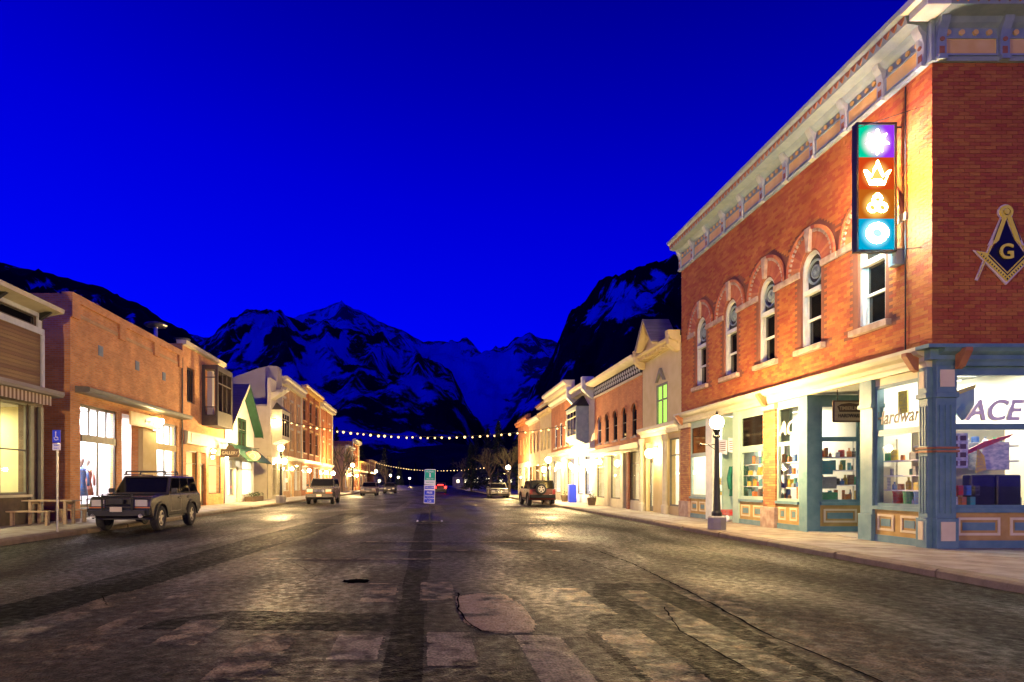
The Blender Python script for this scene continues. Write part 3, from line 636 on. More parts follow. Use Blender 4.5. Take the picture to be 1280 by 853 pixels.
# bays of the street face, from the corner to the far pier
bulkhead(TR, 12.74, 14.1, 2); shopwin(TR, 12.74, 14.1); bx('window_head', 'cream_trim', CB, TR, 12.74, 14.1, -.12, -.01, 3.62, 3.79)
pilaster(TR, 14.1, 14.5, 'blue_paint', .06, blocks=False, flutes=0)
TE = TS(16.6)
bx('recess_post', 'blue_paint', CB, TR, 16.6, 16.95, -.12, .03, .12, 3.79, bevel=.01); bx('recess_post', 'blue_paint', CB, TE, 10.071, 10.42, -.02, .02, .12, 3.785)
bulkhead(TE, 10.42, 11.5, 1); shopwin(TE, 10.42, 11.5, zt=2.62, top=3.55); bx('window_head', 'blue_paint', CB, TE, 10.42, 11.5, -.12, 0, 3.55, 3.79)
bx('entry_step', 'concrete', CB, TW, 10.1, 11.8, 14.5, 16.6, .12, .165)
bx('recess_wall', 'blue_paint', CB, TW, 10.4, 11.8, 14.38, 14.5, .12, 3.79); bx('interior_wall', 'room_wall', CB, TW, 10.4, 11.8, 14.3, 14.38, .16, 3.95)
dr = MB(TR).box(14.6, 14.75, -1.78, -1.7, .17, 3.1).box(15.9, 16.05, -1.78, -1.7, .17, 3.1).box(14.75, 15.9, -1.78, -1.7, 2.95, 3.1).box(14.75, 15.9, -1.78, -1.7, .17, .5).box(14.5, 16.6, -1.8, -1.7, 3.1, 3.83).box(16.05, 16.6, -1.8, -1.7, .17, 3.1).build('door', 'blue_paint', CB)
bx('pane', 'clear_glass', dr, TR, 14.75, 15.9, -1.75, -1.74, .5, 2.95); MB(TR).tube([(14.9, -1.64, 1.0), (14.9, -1.64, 1.4)], .015).build('handle', 'steel', dr)
bulkhead(TR, 16.95, 18.05, 2); shopwin(TR, 16.95, 18.05, fm='lamplit_blue_paint'); bx('window_head', 'lamplit_blue_paint', CB, TR, 16.95, 18.05, -.12, -.01, 3.62, 3.79)
def brickpier(T, u0, u1, z0, z1, parent, proud=.06):
    p_ = MB(T).box(u0 + .01, u1 - .01, -.12, proud - .012, .12, z1).build('brick_pier', 'mortar', parent); b = MB(T); z = z0; r = 0
    while z + .066 <= z1 - .12:
        u = u0
        while u < u1 - .04:
            e = min(u + (.1 if (r % 2 and u == u0) else .205), u1); b.box(u, e, -.11, proud, z, z + .066); u = e + .01
        z += .0755; r += 1
    b.build('brickwork', 'pier_brick', p_, kind='stuff'); bx('pier_cap', 'cream_trim', p_, T, u0 - .03, u1 + .03, -.13, proud + .05, z1 - .12, z1 + .03); bx('pier_base', 'sandstone', p_, T, u0 - .04, u1 + .04, -.26, proud + .06, .12, z0, bevel=.02)
brickpier(TR, 18.05, 18.72, .75, 3.72, CB)
bulkhead(TR, 18.72, 20.2, 2)
window(CB, TR, 18.72, 20.2, .94, 3.62, 'lamplit_blue_paint', ('clear_glass', 'dark_glass'), zs=(2.52,), fw=.1, d=0, bw=.2); bx('window_head', 'lamplit_blue_paint', CB, TR, 18.72, 20.2, -.12, -.01, 3.62, 3.79)
bx('recess_post', 'lamplit_blue_paint', CB, TR, 20.2, 20.6, -.12, .05, .12, 3.79, bevel=.01)
bx('recess_post', 'white_trim', CB, TR, 22.1, 22.6, -.12, .05, .12, 3.79, bevel=.01)
bx('recess_wall', 'lamplit_blue_paint', CB, TW, 10.45, 11.7, 22.1, 22.2, .12, 3.79); bx('entry_step', 'concrete', CB, TW, 10.1, 11.7, 20.2, 22.1, .12, .165)
dr = MB(TR).box(20.3, 20.5, -1.68, -1.6, .17, 3.0).box(21.7, 21.9, -1.68, -1.6, .17, 3.0).box(20.5, 21.7, -1.68, -1.6, 2.8, 3.0).box(20.2, 22.1, -1.7, -1.6, 3.0, 3.83).build('door', 'lamplit_blue_paint', CB)
bx('pane', 'clear_glass', dr, TR, 20.5, 21.7, -1.65, -1.64, .17, 2.8)
bulkhead(TR, 22.6, 24.0, 2)
window(CB, TR, 22.6, 24.0, .94, 3.62, 'lamplit_blue_paint', ('clear_glass', 'dark_glass'), zs=(2.5,), fw=.08, d=0, bw=.14); bx('window_head', 'lamplit_blue_paint', CB, TR, 22.6, 24.0, -.12, -.01, 3.62, 3.79)
brickpier(TR, 24.0, 24.84, .75, 3.72, CB)
# side face bays
bulkhead(TSd, 10.5, 12.6, 2); shopwin(TSd, 10.5, 12.6, top=3.68, zt=2.58); bx('window_head', 'blue_paint', CB, TSd, 10.5, 12.6, -.12, -.01, 3.68, 3.79)
pilaster(TSd, 12.6, 13.0, 'blue_paint'); bulkhead(TSd, 13.0, 15.4, 2); shopwin(TSd, 13.0, 15.4, top=3.68, zt=2.58, nu=2); bx('window_head', 'blue_paint', CB, TSd, 13.0, 15.4, -.12, -.01, 3.68, 3.79); pilaster(TSd, 15.4, 16.2, 'blue_paint')
# shop interior
MB().box(13.0, 13.1, 12.85, 24.5, .16, 3.95).box(10.4, 13.0, 24.5, 24.6, .16, 3.95).box(13.1, 19.7, 16.0, 16.1, .16, 3.95).build('interior_wall', 'room_wall', CB)
bx('interior_floor', 'room_floor', CB, TW, 10.36, 19.7, 12.78, 24.5, .1, .15); bx('interior_ceiling', 'room_white', CB, TW, 10.36, 19.7, 12.78, 24.6, 3.96, 4.09)
for x, y, wx, wy, pw in ((11.6, 13.5, 1.6, .3, 150), (12.5, 15.6, .3, 1.6, 120), (11.6, 17.5, .3, 1.6, 200), (11.7, 19.3, .3, 1.0, 190), (12.5, 21.2, .3, 1.4, 200), (11.6, 23.4, .3, 1.4, 240), (14.5, 14, 1.6, .3, 220)):
    bx('ceiling_lamp', 'tube_light', CB, TW, x - wx / 2, x + wx / 2, y - wy / 2, y + wy / 2, 3.88, 3.95); area((x, y, 3.86), (0, 0, 0), wx, wy, pw, (1, .95, .80))
# lettering and emblem on the building
mat('letter_white', (.90, .88, .88), rough=.5); mat('letter_brown', (.12, .08, .05), rough=.6); mat('ghost_letter', (.85, .85, .8), rough=.6)
text('Hardware', .42, (10.1 + .03, 13.42, 2.88), 'letter_brown', CB, RR, .004, .25, sx_=.84)
text('ACE', .58, (11.25, 12.44, 2.88), 'letter_white', CB, (R(90), 0, 0), .02, .25, sx_=.98)
text('ACE', .55, (10.1 + .03, 17.5, 2.98), 'ghost_letter', CB, RR, .004, .25)
def sbx(name, m, a, b, c, d, e, f, label, cat, group=None): return tag(bx(name, m, None, TW, a, b, c, d, e, f), label, cat, group)
EM = thing('lodge_emblem', 'gold square and compasses emblem with a letter G on red brick side wall', 'emblem', (11.52, 12.49, 5.4))
mat('emblem_gold', (.85, .70, .04), (.90, .78, .08), 8, .4); mat('emblem_blue', (.003, .003, .012), rough=.5); mat('emblem_white', (.72, .62, .55), rough=.5)
cx, T0 = 11.52, TSd
def leg(b, x0, z0, x1, z1, w0, w1, d0, d1):
    dx, dz = x1 - x0, z1 - z0; L_ = math.hypot(dx, dz); nx, nz = -dz / L_, dx / L_
    b.poly([(x0 + nx * w0, z0 + nz * w0), (x0 - nx * w0, z0 - nz * w0), (x1 - nx * w1, z1 - nz * w1), (x1 + nx * w1, z1 + nz * w1)], d0, d1)
b = MB(T0)
def pt(px, py): return (10.1 + (px - 1165) * 12.5 / 780, 1.45 + (604 - py) * 12.5 / 780)
E = lambda x, y: pt(1200 + x / 7.75, 250 + y / 7.75)
mir = lambda P: [(2 * E(425, 0)[0] - x, z) for x, z in P]
out = MB(T0); out.disc(*E(420, 128), .155, .02, .045, 20)
for s in (0, 1):
    f_ = (lambda P: mir(P)) if s else (lambda P: P)
    out.poly(f_([E(385, 150), E(425, 150), E(150, 790), E(128, 782)]), .02, .045)
    out.poly(f_([E(105, 495), E(250, 520), E(425, 700), E(425, 830)]), .022, .047)
    out.poly(f_([E(375, 170), E(430, 170), E(350, 420), E(250, 450)]), .024, .046)
out.build('emblem_outline', 'emblem_white', EM)
MB(T0).poly([E(425, 215), E(500, 400), E(610, 545), E(425, 725), E(245, 545), E(350, 400)], .047, .055).build('emblem_field', 'emblem_blue', EM)
g = MB(T0); g.ring(*E(420, 128), .075, .13, .045, .075, n=20).disc(*E(420, 128), .055, .045, .08, 12)
for s in (0, 1):
    f_ = (lambda P: mir(P)) if s else (lambda P: P)
    g.poly(f_([E(380, 178), E(425, 178), E(345, 405), E(285, 450)]), .056, .07); g.poly(f_([E(285, 450), E(270, 455), E(140, 770), E(150, 760)]), .056, .068)
    g.poly(f_([E(128, 506), E(240, 528), E(425, 712), E(425, 800)]), .056, .072)
g.build('emblem_gilding', 'emblem_gold', EM)
dl = MB(T0)
for s in (0, 1):
    f_ = (lambda P: mir(P)) if s else (lambda P: P)
    dl.poly(f_([E(245, 545), E(240, 560), E(425, 745), E(425, 730)]), .0725, .075); dl.poly(f_([E(365, 205), E(372, 205), E(300, 400), E(290, 405)]), .0705, .073)
    for k in range(13):
        t = k / 12; x, y = 165 + 250 * t, 545 + 235 * t; dl.poly(f_([E(x, y), E(x + 8, y + 7), E(x + 20, y - 8), E(x + 12, y - 15)]), .0725, .075)
dl.build('emblem_lines', 'emblem_blue', EM)
text('G', .42, (E(418, 520)[0], 12.425, E(0, 520)[1]), 'emblem_gold', EM, (R(90), 0, 0), .012, name='letter_g')
# drainpipe, conduit, junction box
dp = MB(TR).tube([(13.15, .04, 9.8), (13.15, .04, 4.2)], .014).build('conduit_pipe', 'iron', None); tag(dp, 'thin dark pipe running down the brick beside the neon sign', 'pipe')
jb = MB(TR).box(13.2, 13.42, .02, .2, 6.08, 6.42).build('junction_box', 'grey_trim', None, bevel=.01); tag(jb, 'small grey metal box on the brick under the neon sign', 'box')
# projecting neon sign
NS = thing('neon_sign', 'tall black projecting sign box with four glowing coloured neon symbols', 'sign', (9.47, 13.2, 6.34)); TN = TS(13.2)
MB(TN).box(9.05, 9.9, -.13, -.02, 6.34, 9.07).build('sign_box', 'iron', NS, bevel=.01)
fr = MB(TN).box(9.05, 9.9, -.02, .03, 9.02, 9.07).box(9.05, 9.9, -.02, .03, 6.34, 6.38).box(9.05, 9.09, -.02, .03, 6.38, 9.02).box(9.86, 9.9, -.02, .03, 6.38, 9.02).build('sign_rim', 'iron', NS)
def painted_glow(name, c0, c1, cz, r, s0, s1, cx_=9.475, cside=None):     # neon halo painted into the panel's emission, brightest round each symbol
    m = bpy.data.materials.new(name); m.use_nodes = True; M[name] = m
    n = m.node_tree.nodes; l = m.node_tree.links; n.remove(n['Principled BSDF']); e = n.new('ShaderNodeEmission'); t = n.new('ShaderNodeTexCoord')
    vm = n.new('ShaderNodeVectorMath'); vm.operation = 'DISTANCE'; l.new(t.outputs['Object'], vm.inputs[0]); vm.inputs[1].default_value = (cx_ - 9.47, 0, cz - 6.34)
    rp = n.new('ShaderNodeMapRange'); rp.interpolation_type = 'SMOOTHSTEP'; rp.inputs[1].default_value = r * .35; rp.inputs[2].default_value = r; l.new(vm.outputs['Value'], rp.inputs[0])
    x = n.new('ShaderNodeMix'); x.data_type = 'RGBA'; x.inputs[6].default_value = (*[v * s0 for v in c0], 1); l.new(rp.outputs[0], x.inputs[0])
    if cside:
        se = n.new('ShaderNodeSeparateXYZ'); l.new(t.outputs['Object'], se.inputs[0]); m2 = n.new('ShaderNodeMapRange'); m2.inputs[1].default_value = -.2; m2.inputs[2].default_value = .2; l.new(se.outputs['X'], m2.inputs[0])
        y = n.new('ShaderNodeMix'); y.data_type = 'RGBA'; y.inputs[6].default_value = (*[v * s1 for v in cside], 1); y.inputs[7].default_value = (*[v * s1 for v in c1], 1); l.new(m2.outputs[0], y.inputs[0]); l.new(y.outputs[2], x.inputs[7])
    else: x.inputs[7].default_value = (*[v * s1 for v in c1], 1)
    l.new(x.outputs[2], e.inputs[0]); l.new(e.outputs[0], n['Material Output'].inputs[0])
NZ = [8.66, 7.98, 7.32, 6.74]
painted_glow('glow_top', (1, .75, .8), (.30, .03, .75), 8.66, .36, 1.5, 1.2, cside=(0, .55, .30)); painted_glow('glow_crown', (1, .55, .12), (.75, .07, .01), 7.98, .34, 1.4, .9)
painted_glow('glow_knot', (1, .6, .12), (.6, .14, .01), 7.32, .33, 1.4, .9); painted_glow('glow_ring', (.4, .9, 1), (.0, .45, .75), 6.74, .36, 1.6, .9)
zz = [9.02, 8.34, 7.66, 7.04, 6.38]
for i, nm in enumerate(('glow_top', 'glow_crown', 'glow_knot', 'glow_ring')): bx('glow_panel', nm, NS, TN, 9.09, 9.86, -.145, -.131, zz[i + 1], zz[i]); bx('glow_panel', nm, NS, TN, 9.09, 9.86, -.02, .0, zz[i + 1], zz[i])
for nm, c, s in (('neon_white', (1, .75, .85), 220), ('neon_yellow', (1, .52, .07), 380), ('neon_cyan', (.45, .85, 1), 260), ('neon_pink', (1, .08, .6), 260)): emat(nm, c, s)
def neon(pts, m, r=.022, closed=False):
    P = [(9.475 + x * .86, .045, NZ[min(range(4), key=lambda q: abs(NZ[q] - z))] + (z - NZ[min(range(4), key=lambda q: abs(NZ[q] - z))]) * .86) for x, z in pts]
    if closed: P.append(P[0]); P.append(P[1])
    MB(TN).tube(P, r, 6).build('neon_tube', m, NS); MB(TN).tube([(a_, -.19, z_) for a_, _, z_ in P], r, 6).build('neon_tube', m, NS)
star = [(.26 * (1 if k % 2 == 0 else .45) * cos(pi / 2 + 2 * pi * k / 14), 8.66 + .26 * (1 if k % 2 == 0 else .45) * sin(pi / 2 + 2 * pi * k / 14)) for k in range(14)]
neon(star, 'neon_white', .025, True); neon([(.12 * cos(t * .6), 8.66 + .12 * sin(t * .6)) for t in range(10)], 'neon_pink', .02, True); neon([(0, 8.34), (0, 8.55)], 'neon_white')
neon([(-.16, 7.72), (-.3, 8.05), (-.14, 7.92), (-.06, 8.1), (0, 8.27), (.06, 8.1), (.14, 7.92), (.3, 8.05), (.16, 7.72)], 'neon_yellow', .028, True); neon([(-.1, 7.8), (.1, 7.8)], 'neon_yellow', .028)
for k in range(3):
    a = pi / 2 + 2 * pi * k / 3; neon([(.14 * cos(a) + .1 * cos(t * pi / 5), 7.32 + .14 * sin(a) + .1 * sin(t * pi / 5)) for t in range(10)], 'neon_yellow', .026, True)
neon([(0, 7.6), (0, 7.5)], 'neon_yellow', .026)
for r in (.14, .22): neon([(r * 1.1 * cos(pi * t / 8), 6.72 + r * sin(pi * t / 8)) for t in range(16)], 'neon_cyan', .03, True)
MB(TN).tube([(9.9, -.1, 9.03), (10.1, -.1, 9.03)], .02).tube([(9.9, -.1, 6.42), (10.1, -.1, 6.42)], .02).tube([(9.9, -.1, 6.3), (10.1, -.1, 6.3)], .015).tube([(9.05, 0, 8.95), (10.5, .68, 9.2)], .008).tube([(9.1, 0, 6.3), (10.6, .68, 6.25)], .008).build('sign_bracket', 'iron', NS)
# timber shop sign
SG = thing('hardware_shop_sign', 'rustic wooden sign with arched dark lettering above the recessed shop door', 'sign', (10.72, 15.9, 3.0)); T1 = TS(15.9)
mat('sign_wood', (.34, .24, .15), (.44, .32, .2), 4, .6, stretch=(1, 1, 8)); mat('sign_brown', (.06, .025, .012), rough=.6)
MB(T1).box(10.32, 11.14, -.05, -.01, 3.0, 3.56).build('sign_frame', 'sign_brown', SG, bevel=.02); MB(T1).box(10.36, 11.10, -.01, .01, 3.04, 3.52).build('sign_board', 'sign_wood', SG, bevel=.01)
MB(T1).poly([(10.42, 3.40), (10.52, 3.46), (10.73, 3.49), (10.94, 3.46), (11.06, 3.40), (11.0, 3.26), (10.48, 3.26)], .01, .018).build('sign_plaque', 'sign_brown', SG)
text('TIMBERLINE', .125, (10.73, 15.88, 3.35), 'sign_wood', SG, (R(90), 0, 0), .006, sx_=.78); text('HARDWARE', .13, (10.73, 15.88, 3.16), 'sign_brown', SG, (R(90), 0, 0), .006, sx_=.8)
MB(T1).tube([(10.45, -.03, 3.56), (10.45, -.03, 3.83)], .01).tube([(11.0, -.03, 3.56), (11.0, -.03, 3.83)], .01).build('hanger', 'iron', SG)
# ---------------------------------------------------------------- east side of the street (photo right), going away
def cornice(B, T, u0, u1, z, h, out, m, dent=0, dm=None, name='cornice'):
    MB(T).run([(0, z), (out * .25, z), (out * .3, z + h * .3), (out * .45, z + h * .35), (out * .9, z + h * .6), (out, z + h * .7), (out, z + h), (0, z + h)], u0, u1).build(name, m, B)
    if dent:
        b = MB(T); k = int((u1 - u0) / dent)
        for i in range(k): u = u0 + (i + .5) * (u1 - u0) / k; b.box(u - dent * .25, u + dent * .25, out * .3, out * .8, z + h * .05, z + h * .5)
        b.build('modillions', dm or m, B, kind='stuff')
def front(B, T, u0, u1, h, m, ops, z0=4.0, depth=12, low=True):
    wall('front_wall', m, B, T, u0, u1, z0, h, ops); shell(B, T, u0, u1, h, depth, m)
def store(B, T, u0, u1, bays, z1=4.0, head=3.3, m='cream_trim', fm='dark_frame', sill=.7, zt=2.6, pier='cream_trim', gm='clear_glass', power=90, wallm='room_wall', depth=4, col=(1, .88, .62), nus=None):
    """bays: list of (a, b, kind) with kind w(indow) d(oor); everything between is pier"""
    ops = [(a, b, .14 if k == 'd' else sill, head) for a, b, k in bays]; wall('shop_front', pier, B, T, u0, u1, .12, z1 - .01, ops, th=.3)
    for a, b, k in bays:
        if k == 'w': window(B, T, a, b, sill, head, fm, gm, zs=(zt,), fw=.06, d=-.05, nus=nus)
        else:
            dd = MB(T).box(a, a + .1, -.25, -.18, .16, 2.5).box(b - .1, b, -.25, -.18, .16, 2.5).box(a + .1, b - .1, -.25, -.18, .16, .4).box(a + .1, b - .1, -.25, -.18, 2.4, 2.5).box(a, b, -.26, -.17, 2.5, 2.58).build('door', fm, B)
            bx('pane', gm if isinstance(gm, str) else gm[0], dd, T, a + .1, b - .1, -.22, -.21, .4, 2.4); bx('pane', gm if isinstance(gm, str) else gm[0], dd, T, a + .02, b - .02, -.22, -.21, 2.58, head)
            MB(T).tube([(b - .16, -.14, 1.0), (b - .16, -.14, 1.35)], .015, 5).build('handle', 'steel', dd)
    room(B, T, u0 + .25, u1 - .25, depth, wallm=wallm, power=power * 2.2, col=col, n=max(1, int((u1 - u0) / 5)))
def sconce(T, u, z, label, group='wall lamps over the shop fronts', r=.12, d=.35):
    p = T(u, d, z); s_ = thing('wall_lamp', label, 'wall lamp', tuple(p), 0, group)
    MB(T).tube([(u, 0, z + .28), (u, d, z + .32), (u, d, z + .12)], .018, 5).disc(u, z + .28, .06, 0, .03, 8).build('lamp_arm', 'iron', s_)
    MB().cap(T(u, d, z), r, 6, 10).build('lamp_globe', 'sconce_glow', s_, smooth=True)
# 2: cream building with small gable and green-lit window
B = thing('cream_gabled_building', 'narrow cream building with small pediment gable and a window glowing green', 'building', (10.1, 24.9, .15))
u0, u1 = 24.9, 29.35
front(B, TR, u0, u1, 7.05, 'buff_stucco', [(26.3, 27.6, 3.95, 5.75)], z0=3.6)
emat('green_blind', (.50, .95, .14), 1.6); window(B, TR, 26.3, 27.6, 3.95, 5.75, 'olive_frame', 'clear_glass', nu=2, zs=(5.05,), fw=.09, d=.0)
bx('window_blind', 'green_blind', B, TR, 26.301, 27.599, -.14, -.11, 3.951, 5.749)
MB(TR).poly([(26.5, 5.85), (26.62, 5.85), (27.0, 6.25), (27.38, 5.85), (27.5, 5.85), (27.05, 6.42), (26.95, 6.42)], 0, .1).build('window_hood', 'olive_frame', B); bx('window_sill', 'olive_frame', B, TR, 26.2, 27.7, -.1, .1, 3.85, 3.94)
cornice(B, TR, u0, u1, 7.05, .3, .45, 'yellow_stucco', .35)
g0, g1, gz, ga = 26.2, 28.3, 7.35, 8.55
MB(TR).poly([(g0 + .1, gz), (g1 - .1, gz), ((g0 + g1) / 2, ga - .12)], 0, .3).build('gable', 'yellow_stucco', B)
for s in (0, 1):
    a = g0 if s else g1; c = (g0 + g1) / 2
    MB(TR).poly([(a, gz), (a + (.14 if s else -.14), gz), (c, ga - .1), (c, ga)], -.4, .7).build('gable_roof', 'yellow_stucco', B); MB(TR).poly([(a, gz + .05), (a, gz + .1), (c, ga + .06), (c, ga + .01)], -.42, .74).build('roof_cladding', 'metal_roof', B)
for u in (25.0, 29.0): MB(TR).run([(0, 6.75), (.2, 6.8), (.45, 7.05), (.5, 7.6), (0, 7.6)], u, u + .3).build('bracket', 'yellow_stucco', B); 
MB(TR).run([(0, 3.55), (.1, 3.55), (.14, 3.7), (.3, 3.8), (.3, 3.95), (0, 4.0)], u0, u1).build('shop_cornice', 'cream_trim', B)
store(B, TR, u0, u1, [(25.1, 26.2, 'w'), (26.5, 26.9, 'w'), (28.0, 28.9, 'd')], z1=3.6, head=3.3, pier='yellow_stucco', power=160, sill=.5, col=(1, .95, .8), fm='olive_frame')
for u in (26.3, 29.15): MB(TR).lathe(u, .12, [(.16, .15), (.16, .5), (.11, .55), (.10, 3.2), (.15, 3.3), (.15, 3.5)], 12).build('column', 'cream_trim', B)
sconce(TR, 27.45, 2.75, 'bright lamp on the yellow pier of the cream gabled building', r=.2)
# 3: brick with chequered cornice
B = thing('chequered_brick_building', 'orange brick building with five narrow arched windows and black and white patterned cornice', 'building', (10.1, 29.4, .15))
u0, u1 = 29.4, 37.8
W3 = [30.55, 32.1, 33.65, 35.2, 36.75]
front(B, TR, u0, u1, 6.7, 'rust_brick', [(c - .35, c + .35, 3.75, 5.35, True) for c in W3], z0=3.45)
for i, c in enumerate(W3):
    window(B, TR, c - .35, c + .35, 3.75, 5.35, 'dark_frame' if i < 4 else 'white_trim', 'dark_glass', zs=(4.55,), arch=True, fw=.05, d=-.03)
    MB(TR).ring(c, 5.0, .36, .44, 0, .05, 0, pi, 10).build('window_arch', 'rust_brick', B); bx('window_sill', 'sandstone', B, TR, c - .42, c + .42, -.02, .07, 3.66, 3.745)
MB(TR).box(u0, u1, 0, .06, 6.65, 7.25).build('frieze', 'black_fabric', B)
ck = MB(TR)
for i in range(24):
    for j in range(2):
        u = u0 + .12 + i * .34 + (j % 2) * .17; z = 6.83 + j * .22; ck.poly([(u, z), (u + .085, z + .10), (u + .17, z), (u + .085, z - .10)], .06, .10)
ck.build('frieze_diamonds', 'white_trim', B, kind='stuff')
MB(TR).run([(0, 7.25), (.3, 7.3), (.5, 7.36), (.55, 7.5), (0, 7.52)], u0, u1).build('cornice', 'cream_trim', B); bx('string_course', 'cream_trim', B, TR, u0, u1, 0, .1, 6.55, 6.65)
MB(TR).run([(0, 3.15), (1.0, 3.02), (1.05, 3.04), (1.05, 3.22), (0, 3.45)], u0 + .1, u1 - .1).build('canopy', 'cream_trim', B)
store(B, TR, u0, u1, [(29.7, 31.2, 'w'), (31.5, 32.4, 'd'), (32.8, 34.6, 'w'), (35.4, 37.4, 'w')], z1=3.45, head=3.0, pier='cream_trim', power=160, sill=.6, zt=2.4)
bx('brick_pier', 'dark_brick', B, TR, 31.2, 31.5, -.05, .1, .15, 3.0); bx('brick_pier', 'cream_stucco', B, TR, 34.7, 35.3, -.05, .12, .15, 3.0)
sconce(TR, 33.9, 2.6, 'hanging lamp under the canopy of the chequered brick building', d=.8, r=.14); sconce(TR, 36.5, 2.6, 'larger lamp under the far end of the brick canopy', d=.8, r=.2)
# 4: white building with corner oriel
B = thing('white_oriel_building', 'pale building with dark capped oriel bay window and stepped white cornice', 'building', (10.1, 37.85, .15))
u0, u1 = 37.85, 42.6
front(B, TR, u0, u1, 7.1, 'cream_stucco', [], z0=3.6)
cornice(B, TR, u0, u1, 7.1, .6, .6, 'cream_trim', .4)
for u in (38.0, 42.1): MB(TR).run([(0, 6.6), (.25, 6.7), (.7, 7.2), (.7, 7.95), (0, 7.95)], u, u + .4).build('bracket', 'white_trim', B)
def oriel(B, T, a, b, d, z0, z1, m, fm, roofm, gm='dark_glass', rh=.7, nz=1):
    MB(T).box(a, b, 0, d, z0, z0 + .25).box(a, b, 0, d, z1 - .2, z1).box(a, a + .1, .001, d, z0 + .25, z1 - .2).box(b - .1, b, .001, d, z0 + .25, z1 - .2).build('oriel', m, B)
    window(B, T, a + .1, b - .1, z0 + .25, z1 - .2, fm, gm, nu=3, zs=(z0 + (z1 - z0) * .7,), fw=.07, d=d - .02)
    MB(T).add([(a - .1, 0, z1), (b + .1, 0, z1), (b + .1, d + .1, z1), (a - .1, d + .1, z1), ((a + b) / 2, 0, z1 + rh)], [(0, 1, 2, 3), (3, 2, 4), (0, 3, 4), (1, 2, 4)]).build('oriel_roof', roofm, B)
    MB(T).run([(0, z0 - .4), (d * .4, z0 - .2), (d, z0), (0, z0)], a, b).build('oriel_base', m, B)
oriel(B, TR, 39.2, 42.0, .8, 4.2, 6.3, 'grey_trim', 'cream_trim', 'black_fabric', rh=.9)
store(B, TR, u0, u1, [(38.6, 40.2, 'w'), (40.6, 42.2, 'w')], z1=3.6, head=3.3, pier='white_trim', power=220, col=(.85, .88, 1), wallm='room_white')
MB(TR).run([(0, 3.55), (.3, 3.6), (.3, 3.9), (0, 3.95)], u0, u1).build('shop_cornice', 'white_trim', B)
sconce(TR, 41.4, 2.4, 'very bright lamp on the shop front under the oriel window', r=.24)
# 5: tall rust brick with heavy cornice
B = thing('heavy_cornice_building', 'rust brick building with tall pale box cornice and slim white framed windows', 'building', (10.1, 42.65, .15))
u0, u1 = 42.65, 51.1; W5 = [43.8, 45.6, 47.4, 49.3]
front(B, TR, u0, u1, 7.7, 'rust_brick', [(c - .4, c + .4, 4.2, 6.0) for c in W5], z0=3.6)
for c in W5: window(B, TR, c - .4, c + .4, 4.2, 6.0, 'white_trim', 'smoky_glass', zs=(5.1,), fw=.09, d=-.02); bx('window_sill', 'cream_trim', B, TR, c - .5, c + .5, 0, .1, 4.1, 4.19)
cornice(B, TR, u0 - .02, u1, 7.5, .45, .3, 'cream_trim'); cornice(B, TR, u0 + .3, u1, 7.96, .6, .8, 'cream_trim', .5)
store(B, TR, u0, u1, [(43.0, 45.4, 'w'), (46.0, 47.0, 'd'), (47.6, 50.4, 'w')], z1=3.6, head=3.2, pier='cream_stucco', power=200, col=(.9, .9, 1), wallm='room_white')
MB(TR).run([(0, 3.5), (.3, 3.6), (.3, 3.85), (0, 3.9)], u0, u1).build('shop_cornice', 'cream_trim', B)
sconce(TR, 46.6, 2.75, 'bright lamp beside the door of the heavy cornice building', r=.2)
# 6,7,8
B = thing('olive_cream_building', 'olive cream two storey building with banded parapet, beyond the rust brick one', 'building', (10.1, 51.15, .15))
front(B, TR, 51.15, 56.2, 7.7, 'yellow_stucco', [(52, 52.9, 4.3, 6.2), (53.6, 54.5, 4.3, 6.2), (55, 55.7, 4.3, 6.2)], z0=3.5)
for a, b in ((52, 52.9), (53.6, 54.5), (55, 55.7)): window(B, TR, a, b, 4.3, 6.2, 'cream_trim', 'smoky_glass', zs=(5.2,))
cornice(B, TR, 51.15, 56.2, 7.3, .35, .3, 'yellow_stucco', .5); cornice(B, TR, 51.15, 56.2, 8.0, .35, .45, 'dark_brick', .6, 'cream_trim')
store(B, TR, 51.15, 56.2, [(51.8, 53.4, 'w'), (54, 55.6, 'w')], z1=3.5, head=3.1, pier='yellow_stucco', power=110)
sconce(TR, 52.6, 2.6, 'bright lamp on the olive cream building', r=.2)
B = thing('tan_building', 'tan building with three tall windows, second last on the right hand row', 'building', (10.1, 56.25, .15))
front(B, TR, 56.25, 62.4, 7.3, 'tan_brick', [(57, 57.9, 4.3, 6.2), (58.9, 59.8, 4.3, 6.2), (60.8, 61.7, 4.3, 6.2)], z0=3.5)
for a, b in ((57, 57.9), (58.9, 59.8), (60.8, 61.7)): window(B, TR, a, b, 4.3, 6.2, 'cream_trim', 'smoky_glass', zs=(5.2,))
cornice(B, TR, 56.25, 62.4, 7.1, .45, .4, 'cream_trim')
store(B, TR, 56.25, 62.4, [(56.9, 58.6, 'w'), (59.1, 60, 'd'), (60.5, 62, 'w')], z1=3.5, head=3.1, pier='tan_brick', power=110)
B = thing('end_brick_building', 'orange brick building with notched parapet at the far end of the right row', 'building', (10.1, 62.45, .15))
front(B, TR, 62.45, 70, 8.0, 'rust_brick', [(63.6, 64.5, 4.4, 6.2), (65.6, 66.5, 4.4, 6.2), (67.6, 68.5, 4.4, 6.2)], z0=3.6)
for a in (63.6, 65.6, 67.6): window(B, TR, a, a + .9, 4.4, 6.2, 'cream_trim', 'smoky_glass', zs=(5.3,))
cornice(B, TR, 62.45, 70, 7.6, .5, .4, 'rust_brick', .9)
for k in range(7): bx('battlement', 'rust_brick', B, TR, 62.6 + k * 1.1, 63.1 + k * 1.1, -.2, .1, 8.1, 8.45)
